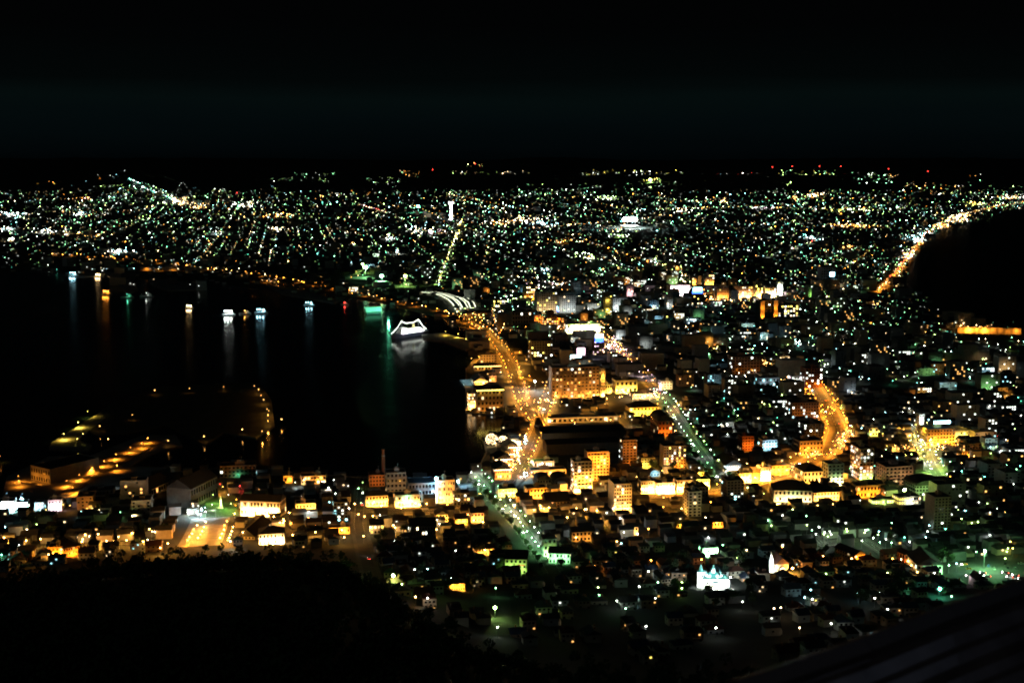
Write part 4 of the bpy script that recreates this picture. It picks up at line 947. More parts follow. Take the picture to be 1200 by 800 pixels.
# ---------------------------------------------------------------- curved station platforms
for pl, lab in (([(496, 344.5), (508, 345.5), (519, 348.5), (528, 353), (534, 359), (537, 365)], "longest curved railway platform roof lit by white strips"), ([(508, 344.5), (522, 347), (534, 351), (541, 356), (545, 363)], "middle curved railway platform roof lit by white strips"),
                ([(538, 350), (546, 352.5), (552, 357), (554, 362)], "shortest curved railway platform roof lit by white strips")):
    Pp = resample([W2(p) for p in pl], 10); N = normals(Pp); c = Pp[len(Pp) // 2]
    root = empty("station_platform", (c.x, c.y, 0)); tag(root, lab, "platform", "curved station platforms")
    def rib(a, b_, z, th=0):
        mb = MB(); k = 0
        for i in range(len(Pp)):
            for o in (a, b_):
                q = Pp[i] + N[i] * o; mb.v.append((q.x - c.x, q.y - c.y, z)); 
            for o in (a, b_):
                q = Pp[i] + N[i] * o; mb.v.append((q.x - c.x, q.y - c.y, z - th))
        for i in range(len(Pp) - 1):
            j = 4 * i
            for (p, q) in ((0, 1), (3, 2), (1, 3), (2, 0)): mb.f.append((j + p, j + q, j + 4 + q, j + 4 + p)); mb.m.append(0)
        return mb
    rib(-5, 5, 5.4, .5).build("canopy", mat("white_roof", (.6, .62, .6), .7, .1, .2), root)
    rib(-6.5, 6.5, 1.1, 1.0).build("platform_deck", CONC, root)
    rib(4.4, 6.4, 5.3, .4).build("light_strip", glow("strip_glow", (.95, 1, .7), 3.2), root); rib(-6.4, -4.4, 5.3, .4).build("light_strip", glow("strip_glow", (.95, 1, .7), 3.2), root)
    mb = MB()
    for i in range(0, len(Pp), 2): mb.bar((Pp[i].x - c.x, Pp[i].y - c.y, 1.1), (Pp[i].x - c.x, Pp[i].y - c.y, 5), .25)
    mb.build("post_row", METAL, root)
    for i in range(1, len(Pp), 4): point(root, (Pp[i].x - c.x, Pp[i].y - c.y, 3.4), 'lime', 30)
REFS.append(("the curved station platforms", 525, 352))

# ---------------------------------------------------------------- stadium with its floodlights, and other far floodlight masts
def flood_mast(px, py, hue, size, s, kw, lab, hgt=32):
    P = at(px, py); root = empty("floodlight_mast", P, 0); tag(root, lab, "floodlight")
    mb = MB(); mb.lathe([(.7, 0), (.35, hgt)], 6); mb.build("pole", METAL, root)
    mb = MB()
    for i in range(3):
        for j in range(2): mb.ball(((i - 1) * size * .9, -.5, hgt + j * size * .8), size * .5, 0, 8, 5)
    mb.build("lamp_bank", lampmat(hue, s), root); mb = MB(); mb.box(-size * 1.5, -.2, hgt - size * .5, size * 1.5, .2, hgt + size * 1.4); mb.build("lamp_frame", METAL, root)
    point(root, (0, -4, hgt - 2), hue, kw, 1.5)
def stadium():
    P = at(738, 267); root = empty("stadium", P, 0); tag(root, "stadium glaring white under banks of floodlights in the far city", "stadium"); REFS.append(("the glaring stadium", 738, 266))
    mb = MB(); n = 28
    for i in range(n):
        a, b_ = 2 * math.pi * i / n, 2 * math.pi * (i + 1) / n
        for (r0, z0, r1, z1) in ((30, 1, 40, 9), (40, 9, 40, 0)):
            mb.face([(r0 * math.cos(a), r0 * .8 * math.sin(a), z0), (r0 * math.cos(b_), r0 * .8 * math.sin(b_), z0), (r1 * math.cos(b_), r1 * .8 * math.sin(b_), z1), (r1 * math.cos(a), r1 * .8 * math.sin(a), z1)])
    mb.build("stand", CONC, root)
    mb = MB(); mb.lathe([(28, .2), (28, .9)], 28); mb.build("pitch", LAWN, root)
    for i in range(8):
        a = math.pi * i / 4 + .3; x, y = 24 * math.cos(a), 26 * math.sin(a)
        mb = MB(); mb.lathe([(.8, 0), (.4, 40)], 6); m = mb.build("floodlight_pole", METAL, root, (x, y, 0))
        mb = MB(); mb.lathe([(.5, 29), (8, 31), (10, 37), (8, 43), (.5, 45)], 8); mb.build("lamp_bank", lampmat('cyan' if i % 3 == 0 else 'white', 60), m)
        point(root, (x * .93, y * .93, 30), 'white', 3600, 2)
stadium()
flood_mast(490, 249, 'teal', 5, 60, 1500, "bluish green floodlight mast in the far city")
flood_mast(428.5, 325, 'green', 3.6, 60, 520, "tall green white floodlight mast behind the bay", 26)
flood_mast(447.5, 335, 'green', 3.0, 60, 420, "round green floodlight mast closer to the bay", 24)
flood_mast(475, 335, 'lime', 2.6, 46, 260, "yellow green floodlight mast by the railway yard", 24)
flood_mast(762, 214, 'lime', 9, 40, 9000, "flat yellow green floodlight on the far hill", 20)
flood_mast(425, 320, 'lime', 2.2, 30, 200, "smaller floodlight mast beside the tall green white one", 24)

# ---------------------------------------------------------------- tree shapes for the lit ropes on the canal, monument in the park, mast by the sea wall
def glow_tree_shape(px, py, r, lab):  # tree shape standing in for lit ropes and warehouse lights
    P = at(px, py); root = empty("lit_tree_shape", P, 0); tag(root, lab, "tree", "tree shapes wrapped in lights")
    mb = MB(); mb.lathe([(.4, 0), (.25, r * .6), (.1, r * 1.6)], 6); tr = mb.build("trunk", BARK, root)
    mb = MB(); rr = random.Random(px)
    for i in range(260):
        a = rr.uniform(0, 6.283); z = rr.random(); q = r * math.sqrt(max(0, 1 - (z * 2 - .9) ** 2 * .8)) * rr.uniform(.7, 1.0)
        mb.face([Vector((q * math.cos(a), q * math.sin(a), r * .5 + z * r * 1.7)) + Vector((rr.uniform(-.5, .5), rr.uniform(-.5, .5), rr.uniform(-.4, .4))) for _ in range(3)])
    mb.build("crown", LEAF, root)
    mb = MB()
    for i in range(150):
        a = rr.uniform(0, 6.283); z = rr.random(); q = r * math.sqrt(max(0, 1 - (z * 2 - .9) ** 2 * .8)); mb.octa((q * math.cos(a), q * math.sin(a), r * .5 + z * r * 1.7), .34)
    mb.build("fairy_lights", glow("fairy_glow", HUE['warm'], 9), root)
    point(root, (0, -r * 1.4, 3), 'warm', 22, .5, (0, 1, .4))
glow_tree_shape(576, 523, 6.6, "larger round tree shape standing in for lit ropes at the quay"); glow_tree_shape(589.5, 523, 5.4, "smaller round tree shape standing in for lit ropes at the quay")
glow_tree_shape(601, 521, 2.6, "little lit tree between the round tree shapes and the road"); glow_tree_shape(607, 523, 2.8, "little lit tree closest to the warehouse street")
REFS.append(("the two round lit shapes", 583, 523))
P = at(259, 595); root = empty("monument", (P.x, P.y, P.z + .3)); tag(root, "small white stone monument standing in the park lawn", "monument"); REFS.append(("the white park monument", 259, 595))
mb = MB(); mb.box(-3, -3, 0, 3, 3, .8); mb.box(-2, -2, .8, 2, 2, 2); mb.build("plinth", PLAZA, root)
mb = MB(); mb.lathe([(1.0, 2.01), (.8, 8), (1.3, 8.2), (.5, 9), (.9, 9.6), (.1, 11.5)], 8); mb.build("column", WHITE, root)
point(root, (0, -5, 5), 'lime', 9, .5, FACE); point(root, (-6, -10, 4), 'white', 8)
P = at(449.5, 566); root = empty("chimney_stack", (P.x, P.y + 1, 0)); tag(root, "slim tall brick chimney behind the dim brick building", "chimney")
mb = MB(); mb.lathe([(2.4, 0), (1.9, 20), (1.5, 34), (1.8, 34.2), (1.8, 35.2)], 10); mb.build("stack", wall('brick'), root)
mb = MB(); mb.lathe([(1.9, 28), (1.9, 29)], 10); mb.build("collar", METAL, root); point(root, (0, -9, 8), 'orange', 4, .5, FACE)
P = at(511.5, 589); root = empty("light_column", (P.x, P.y, 0)); tag(root, "tall white lit column with a glaring lamp between warehouse and office", "column")
mb = MB(); mb.lathe([(1.1, 0), (.9, 24)], 8); mb.build("shaft", WHITE, root); mb = MB(); mb.ball((0, 0, 25), 1.3, 0, 10, 6); mb.build("lamp_head", lampmat('cyan', 60), root)
point(root, (0, -6, 8), 'white', 12, .5, FACE); point(root, (0, -5, 22), 'cyan', 26, .5, FACE)
def bright_star(px, py, hue, kw, lab, hgt=14, s=90, r=.9):
    P = at(px, py); P2 = P.copy()
    for _ in range(3):
        rr = ray(px, py); k = (CAM_H - (P2.z + hgt)) / -rr.z; P2 = Vector((k * rr.x, k * rr.y, 0)); P2.z = h(P2.x, P2.y)
    root = empty("floodlight_mast", P2); tag(root, lab, "floodlight")
    mb = MB(); mb.lathe([(.3, 0), (.18, hgt)], 6); mb.build("pole", METAL, root)
    mb = MB(); mb.ball((0, -.5, hgt), r, 0, 10, 6); mb.build("lamp_head", lampmat(hue, s), root); mb = MB(); mb.box(-.9, -.3, hgt + r, .9, .8, hgt + r + .2); mb.build("lamp_frame", METAL, root)
    point(root, (0, -1.8, hgt - .6), hue, kw, .5, None)
bright_star(537, 563.5, 'cyan', 30, "glaring bluish white lamp beside the orange lit office")
bright_star(627, 446.5, 'white', 60, "glaring white star lamp at the harbour road crossing")
bright_star(1101, 690, 'teal', 1.6, "glaring bluish green lamp in the dark bushes below the car park", 6)
bright_star(1154, 646, 'green', 60, "green white mast lamp standing over the car park", 14)
bright_star(463, 580.5, 'teal', 22, "bluish green lamp at the corner of the columned house", 9)
bright_star(580, 713, 'lime', 3.5, "yellow green lamp over the dark lane below the boulevard", 7)
bright_star(461, 677, 'lime', 8, "yellow green lamp at the end of the street by the forest", 7)
bright_star(852, 497, 'white', 10, "white lamp on the avenue verge", 8, 50, .7)
bright_star(1060, 574, 'lime', 46, "white green lamp glaring over the sports ground", 9, 90, 1.6)

# ---------------------------------------------------------------- sea wall washed orange at the strait
P0, P1 = at(1122, 390), at(1196, 392); d = P1 - P0; root = empty("sea_wall", (P0.x, P0.y, 0), math.atan2(d.y, d.x)); tag(root, "long bare sea wall washed orange by lamps beside the strait", "wall"); REFS.append(("the orange sea wall", 1160, 390))
L = d.length; mb = MB(); mb.box(0, 0, -1, L, 3, 11)
for i in range(12): mb.box(i * L / 11 - .8, -.6, -1, i * L / 11 + .8, 0, 11.4)
mb.build("wall_face", CONC, root); mb = MB(); mb.box(-.5, -.9, 11.41, L + .5, 3.4, 12); mb.build("coping", CONC, root)
for i, k in enumerate((.25, 1.7, .35, 1.3, .2, .12, .1, .4)): point(root, (6 + i * L / 8, -6, 6 + (i % 3)), 'orange', 60 * k, .6, FACE, 165)
# ---------------------------------------------------------------- red lit radio masts on the far hills
for i, (px, py) in enumerate(((905, 196), (928, 195), (960, 195), (985, 195), (1041, 198), (1087, 201), (278, 226), (557, 192), (507, 199))):
    P = at(px, max(py + 6, 204)); hgt = (max(py + 6, 204) - py) * mpp(P)
    root = empty("radio_mast", P); tag(root, "x", "radio mast", "radio masts with red lamps on the far hills")
    mb = MB(); mb.lathe([(2.5, 0), (.6, hgt)], 4); mb.build("mast", METAL, root); mb = MB(); mb.ball((0, 0, hgt), 4.2 if py < 210 else 3, 0, 6, 4); mb.build("beacon", lampmat('red', 9), root)
    root['label'] = "red lamp mast on the far hill " + ("above the western houses", "second of the eastern row of masts", "third of the eastern row of masts", "fourth of the eastern row of masts", "at the head of the lit eastern hillside", "closest to the strait", "over the houses inland from the bay", "on top of the ridge behind the observation tower", "low on the ridge before the observation tower")[i]
# ---------------------------------------------------------------- roof of the lookout building right under the camera
def lookout_roof():
    a = ray(862, 806) * 7.0; b_ = ray(1010, 755) * 7.6; c = ray(1110, 716) * 8.2; e = ray(1215, 680) * 9.0; f_ = ray(1420, 600) * 10.5
    top = [Vector((0, 0, CAM_H)) + v for v in (a, b_, c, e, f_)]
    mbw = MB(); root = empty("lookout_building", top[2] + Vector((0, 0, -6))); tag(root, "dark metal roof of the lookout building slanting below the viewer", "building")
    o = root.location
    dn = Vector((-.1, -1.0, -.62)).normalized()
    mb = MB(); steps = 42; k = 0
    for j in range(steps + 1):
        for p in top:
            q = p - o + dn * (j * .15); mb.v.append(tuple(q))
    n = len(top)
    for j in range(steps):
        for i in range(n - 1): mb.f.append((j * n + i, (j + 1) * n + i, (j + 1) * n + i + 1, j * n + i + 1)); mb.m.append(0)
    rf = mb.build("roof", mat("roof_sheet", (.09, .085, .09), .42, .4, 3.0, .5), root)
    mb = MB()
    for j in range(1, steps):
        for p, q in zip(top, top[1:]): mb.bar(p - o + dn * (j * .15), q - o + dn * (j * .15), .02 if j % 3 else .035, 0, 4)
    mb.build("seam", MATS["roof_sheet"], rf)
    mb = MB()
    for p, q in zip(top, top[1:]): mb.bar(p - o + Vector((0, 0, -.04)), q - o + Vector((0, 0, -.04)), .09, 0, 6)
    mb.build("gutter", mat("gutter_metal", (.03, .03, .035), .6, .2, 1.0), root)
    mb = MB()
    for p, q in zip(top, top[1:]): mb.face([p - o + Vector((0, .0, -.1)), q - o + Vector((0, 0, -.1)), q - o + Vector((0, -.3, -9)), p - o + Vector((0, -.3, -9))])
    mb.build("wall", wall('dark'), root)
    return root
LOOK = lookout_roof()
warm_roof_fill = bpy.data.lights.new("deck_or_fill_lamp", 'POINT'); warm_roof_fill.energy = 26; warm_roof_fill.color = (1, .78, .66); warm_roof_fill.shadow_soft_size = .1; link("deck_or_fill_lamp", warm_roof_fill, None, (5.2, 4.0, CAM_H + .6))  # unseen warm fill lamp, added to bring up the dark roof
cool_roof_fill = bpy.data.lights.new("deck_or_fill_lamp", 'POINT'); cool_roof_fill.energy = 17; cool_roof_fill.color = (.55, .7, 1); cool_roof_fill.shadow_soft_size = .1; link("deck_or_fill_lamp", cool_roof_fill, None, (7.5, 8.0, CAM_H + 1.0))  # unseen bluish fill, added for the same roof
# ---------------------------------------------------------------- street lamps
lamps_along('blvd', ('green', 'green', 'lime', 'white'), 19, "on the tree lined boulevard", 9, t0=.12, jitter=.35)
lamps_along('shed', ('orange', 'orange', 'amber'), 24, "on the warehouse road", 30, t0=.1, jitter=.2)
lamps_along('tram', ('green', 'lime', 'green', 'white'), 22, "on the lower avenue", 5.5, t0=.05, t1=.44, jitter=.3)
lamps_along('tram', ('orange', 'amber', 'pink'), 42, "on the upper avenue", 30, jitter=.3, t0=.46, t1=1)
lamps_along('curve', ('orange', 'orange', 'orange', 'amber'), 22, "on the orange curve", 66, jitter=.3)
lamps_along('quay', ('orange', 'orange', 'amber'), 38, "on the harbour road", 44, jitter=.3)
lamps_along('cross', ('amber', 'orange'), 30, "on the columned house lane", 14, sides=(-1,), style='post', jitter=.4)
lamps_along('neon', ('yellow', 'lime', 'white'), 22, "on the orange store street", 26, jitter=.3, style='post')
lamps_along('side', ('orange', 'amber'), 22, "on the orange side street", 34)
lamps_along('strip', ('amber', 'orange', 'warm'), 24, "on the bright strip", 36)
lamps_along('shedrow', ('warm', 'amber'), 21, "on the shed lane", 9, sides=(1,), jitter=.3)
lamps_along('hill', ('lime', 'green', 'white'), 15, "on the hillside lane", 5, style='post', jitter=.4)
lamps_along('lower', ('amber', 'orange'), 22, "on the forest lane", 20, sides=(1,), jitter=.3)
for x, y in ((85, 571), (78, 563), (93, 556), (108, 548), (122, 540), (136, 532), (153, 524), (166, 519), (173, 513)): lamp_px(x, y, 'orange', "on the pier road", 44, 8)
for x, y in ((250, 590), (268, 590), (249, 602), (271, 601), (259, 597)): LAMPS.append((*W2((x, y)), rnd.choice(('lime', 'white')), 13, 9.0, "over the park lawn", rnd.uniform(0, 6), 'shade'))  # shaded lamps added to brighten the lawn
LAMPS.append((*W2((253, 606)), 'white', 13, 9.0, "over the park lawn", 1.0, 'shade'))  # one more lamp added for the lawn
for x, y in ((241, 612), (239, 618), (237, 623), (235, 627), (232, 631), (231, 616), (227, 621), (225, 626), (220, 634), (222, 630), (266, 611), (263, 616), (262.5, 621), (260, 626), (258, 631), (273, 618), (271.5, 623), (270, 627), (268.5, 631), (267, 634), (275, 602), (276, 592), (277, 585)):
    lamp_px(x, y, rnd.choice(('amber', 'orange', 'amber')), "on the paved slope", 26, 4.5, 'post')
for x, y, k in ((232, 575, 'amber'), (240, 576, 'amber'), (243, 575, 'warm'), (249, 575, 'amber'), (252, 573, 'amber'), (261, 570, 'amber'), (276, 569, 'orange'), (281, 569, 'red'), (258, 567, 'red')):
    lamp_px(x, y, k, "above the park lawn", 16, 6, 'post')
for i in range(16):
    lamp_px(rnd.uniform(220, 243), rnd.uniform(588, 603), rnd.choice(('cyan', 'white', 'white')), "in the white lit yard beside the lawn", 9, 5, 'post')
for x, y in ((97, 633), (96, 636), (125, 635), (134, 635), (139, 630), (57, 652), (188, 644), (12, 634), (5, 631), (-6, 630)): lamp_px(x, y, 'amber', "at the forest foot", 26, 6, 'post')
for x, y, k in ((6, 618, 'cyan'), (43, 615, 'lime'), (59, 618, 'white'), (37, 608, 'green'), (2, 652, 'teal'), (22, 640, 'white'), (39, 641, 'cyan'), (103, 582, 'lime'), (76, 586, 'green'), (116, 597, 'warm'), (141, 600, 'green'), (135, 604, 'lime'), (33, 592, 'green'), (95, 599, 'cyan'), (54, 597, 'amber'), (74, 591, 'amber'), (82, 592, 'amber')):
    lamp_px(x, y, k, "among the dark left shore houses", 7, 6, 'post')
for x, y in ((22, 563), (21.5, 557.5), (117, 569), (137, 545), (0, 534)): lamp_px(x, y, 'orange', "on the pier edge", 16, 8)
for x, y in ((181, 457), (222, 455), (262, 453), (298, 452), (155, 486), (117, 499), (97, 508), (127, 514), (239, 511), (197, 516), (284, 503)): lamp_px(x, y, 'amber', "on the dark island", 5, 8)
for x, y in ((303, 456), (306, 463), (309, 468), (313, 479), (315, 481), (314, 486), (314, 493), (307, 505)): lamp_px(x, y, 'amber', "in the curved row at the island end", 16, 8)
lamp_px(330, 491, 'amber', "alone on the water beyond the island", 3, 8)
for x, y in ((103, 489), (92, 502), (75, 516), (91, 522), (522, 393), (537, 396), (546, 402)): LAMPS.append((*W2((x, y + 1)), 'yellow', 20, 9.0, "shaded over the breakwater", rnd.uniform(0, 6), 'shade'))
for x, y, k in ((367, 572, 'amber'), (300, 569, 'white'), (310, 567, 'amber'), (385, 571, 'white'), (346, 565, 'white'), (356, 562, 'white'), (391, 562, 'white'), (378, 564, 'white'), (386, 588, 'cyan'), (339, 601, 'amber'), (343, 628, 'amber'), (270, 636, 'white'), (321, 606, 'amber'), (333, 611, 'amber'), (362, 600, 'white')):
    lamp_px(x, y, k, "among the forest edge houses", 11, 6, 'post')
for x, y, k in ((425, 565, 'lime'), (420, 572, 'green'), (408, 569, 'white'), (393, 578, 'white'), (425, 577, 'white'), (423, 589, 'lime'), (408.5, 576, 'lime'), (409, 596, 'white'), (500, 590.5, 'amber'), (437, 590, 'amber'), (447, 593, 'warm'), (420, 603, 'amber'), (426, 629, 'amber'), (515, 614, 'white'), (555, 610, 'amber'), (540, 626, 'cyan'), (548, 603, 'amber'),
                (566, 612, 'amber'), (519, 650, 'amber'), (568, 645, 'amber'), (547, 663, 'cyan'), (486, 669, 'white'), (501, 668, 'cyan'), (529, 679, 'white'), (471, 688, 'lime'), (501, 704, 'white'), (487, 703, 'amber'), (581, 690, 'green'), (583, 737, 'white'), (448, 657, 'lime'), (462, 634, 'white'), (541, 645, 'white'), (534, 646, 'white'), (451, 651, 'lime')):
    lamp_px(x, y, k, "among the central slope houses", 9 if k in ('amber', 'orange') else 4, 6, 'post')
for x, y, k in ((675, 630, 'amber'), (731, 624, 'white'), (760, 620, 'orange'), (833, 588, 'orange'), (840, 613, 'orange'), (697, 664, 'orange'), (763, 657, 'orange'), (822, 656, 'orange'), (917, 641, 'orange'), (851, 648, 'lime'), (847, 639, 'green'), (857, 644, 'green'), (863, 654, 'lime'), (856, 677, 'white'), (760, 670, 'white'), (781, 676, 'warm'), (771, 683, 'green'), (799, 683, 'lime'), (799, 690, 'lime'), (749, 688, 'white'),
                (768, 702, 'white'), (743, 701, 'cyan'), (870, 706, 'white'), (875, 645, 'warm'), (830, 630, 'white'), (853, 604, 'white'), (728, 637, 'cyan'), (688, 618, 'white'), (701, 689, 'lime'), (702, 698, 'green'), (749, 736, 'white'), (757, 735, 'white'), (723, 705, 'white'), (743, 703, 'white'), (733, 714, 'green'), (839, 737, 'white'), (937, 737, 'warm'), (1005, 696, 'cyan'), (1025, 702, 'white'), (1031, 695, 'white'), (1040, 715, 'white'), (1066, 732, 'white'), (974, 732, 'white'), (943, 701, 'cyan'),
                (952, 703, 'white'), (950, 692, 'cyan'), (907, 714, 'warm'), (915, 713, 'warm'), (965, 652, 'amber'), (1046, 655, 'orange'), (1056, 656, 'warm'), (1064, 658, 'amber'), (1068, 663, 'amber'), (1075, 671, 'amber'), (1095, 672, 'white'), (1040, 672, 'lime'), (968, 673, 'lime'), (998, 655, 'amber'), (1115, 700, 'green'), (1132, 675, 'pink'), (1121, 661, 'cyan'), (1112, 663, 'green'), (1181, 643, 'lime'), (1187, 643, 'yellow'),
                (1180, 647, 'lime'), (1178, 655, 'lime'), (1144, 647, 'green'), (1160, 627, 'white'), (1192, 630, 'white'), (1184, 635, 'yellow'), (1139, 613, 'lime'), (1146, 612, 'lime'), (1113, 625, 'white'), (1099, 625, 'white'), (1089, 616, 'cyan'), (1087, 623, 'white'), (1085, 630, 'cyan'), (1108, 620, 'teal'), (1060, 630, 'teal'), (1066, 635, 'white'), (1030, 623, 'cyan'), (1045, 613, 'green'), (1106, 593, 'warm'), (1091, 594, 'white'),
                (1108, 569, 'yellow'), (1117, 563, 'lime'), (1099, 562, 'lime'), (1127, 573, 'white'), (1133, 576, 'white'), (1118, 552, 'white'), (1135, 552, 'white'), (1032, 581, 'white'), (1043, 576, 'white'), (1082, 579, 'white'), (1147, 588, 'white'), (1165, 579, 'yellow'), (1123, 597, 'lime'), (1131, 598, 'cyan'), (1188, 567, 'white'), (1161, 573, 'white'), (1066, 516, 'yellow'), (1067, 509, 'red'), (1099, 482, 'red'), (1169, 511, 'red'), (1179, 515, 'white'), (1190, 535, 'pink'),
                (995, 628, 'white'), (1010, 634, 'white'), (1008, 586, 'white'), (1037, 577, 'white'), (970, 629, 'lime'), (953, 632, 'green'), (933, 612, 'lime'), (945, 605, 'green'), (917, 604, 'white'), (929, 597, 'lime'), (885, 578, 'lime'), (876, 571, 'lime'), (895, 578, 'lime'), (900, 610, 'green'), (904, 616, 'lime')):
    lamp_px(x, y, k, "among the right slope houses", 8 if k in ('amber', 'orange') else 4, 6, 'post')
# scatter of alley lamps through the dark quarter between the avenue and the strait
def alley(rect, n, hues, phrase, kw):
    for _ in range(n):
        x, y = rnd.uniform(rect[0], rect[2]), rnd.uniform(rect[1], rect[3])
        lamp_px(x, y, rnd.choice(hues), phrase, kw, 6, 'post')
DK = ('white', 'white', 'green', 'lime', 'cyan', 'teal', 'white', 'warm')
alley((800, 430, 925, 520), 70, DK, "in the dark quarter beside the avenue", 4)
alley((985, 440, 1200, 560), 120, DK, "in the dark quarter towards the strait", 4)
alley((1100, 520, 1200, 610), 30, DK + ('amber', 'orange'), "in the lanes behind the dark tower", 5)
alley((800, 395, 1200, 445), 160, DK, "in the dark quarter near the strait shore", 5)
AM = ('amber', 'orange', 'amber', 'amber', 'warm')  # extra lamps added to spread an amber glow over these districts
alley((600, 562, 830, 612), 46, AM, "in the lanes below the strip", 16)
alley((590, 440, 700, 500), 26, AM, "in the hotel quarter", 18)
alley((700, 456, 800, 560), 30, AM, "in the forecourt lanes", 14)
alley((860, 535, 1000, 592), 20, AM, "in the curve lanes", 16)
alley((1030, 500, 1140, 545), 18, AM + ('yellow', 'yellow'), "in the store lanes", 16)
alley((425, 590, 560, 622), 20, AM, "in the harbour lanes", 14)
alley((280, 585, 405, 632), 22, AM, "in the harbour lanes", 16)
alley((0, 620, 220, 640), 14, AM, "in the shore lanes", 18)
alley((550, 380, 640, 440), 26, AM, "in the harbour road lanes", 14)
alley((660, 590, 800, 640), 10, ('amber', 'warm', 'white'), "in the lanes below the strip", 5)

DIM = (('right slope', .07), ('central slope', .09), ('dark left shore', .15), ('forest edge', .3), ('dark quarter', .3), ('hillside', .22), ('dark tower', .25), ('island', .08), ('curved row', .05), ('shore lanes', .22), ('forest lane', .4), ('forest foot', .3), ('lanes below', .4), ('harbour lanes', .3), ('curve lanes', .6), ('store lanes', .6), ('forecourt lanes', .6), ('hotel quarter', .7), ('paved slope', .4), ('columned house', .5), ('white lit yard', .5), ('above the park', .4))
LAMPS = [(x, y, k, kw * next((f for w_, f in DIM if w_ in ph), 1.0), hg, ph, yw, st) for (x, y, k, kw, hg, ph, yw, st) in LAMPS]
def px_dist(L): return math.hypot(L[0], L[1])
LAMPS.sort(key=px_dist)
LAMPS = [l for l in LAMPS if not wet(l[0], l[1]) or 'water' in l[5] or 'breakwater' in l[5] or 'curved row' in l[5] or 'pier' in l[5] or 'island' in l[5]]
NEAR, REST = LAMPS[:300], LAMPS[300:]
for i, (x, y, hue, kw, hgt, phrase, yw, style) in enumerate(NEAR):
    root = empty("street_lamp", (x, y, h(x, y) + (1.8 if ('island' in phrase or 'breakwater' in phrase or 'pier' in phrase) else .2)), yw)
    later(root, ("%s street lamp %s" % (HUEWORD[hue], phrase)) if phrase.startswith('on ') and len(phrase.split()) < 5 else HUEWORD[hue] + " street lamp", "street lamp", "street lamps")
    link("pole", lamp_meshes(hgt, 'arm' if style == 'shade' else style), root)
    tip = (1.8, 0, hgt + .05) if style in ('arm', 'shade') else (0, 0, hgt)
    if style == 'shade':
        mb = shared(("shade",), lambda: (lambda q: (q.lathe([(.7, 0), (.5, .3), (.1, .42)], 8), q.mesh("lamp_shade", METAL))[1])(MB())); link("lamp_shade", mb, root, (1.8, 0, hgt))
        spot(root, (1.8, 0, hgt - .1), hue, kw, 120, (1.8, 0, 0))
    else:
        link("lamp_head", head_mesh(hue, style, (70.0 if 'pier' in phrase or 'curved' in phrase else 44.0) if hue in ('orange', 'amber') else 30.0, .9 if 'pier' in phrase or 'curved' in phrase else (.50 if hue in ('orange', 'amber') else .42)), root, (0, 0, hgt))
        if style == 'post' or any(q in phrase for q in ('island', 'pier', 'water')): point(root, (tip[0], 0, tip[2] - .6), hue, kw * (1.0 if phrase.startswith('on ') else 1.25), .4, None)
        else: point(root, (tip[0], 0, tip[2] - .75), hue, kw, .4, (0, 0, -1), 172)

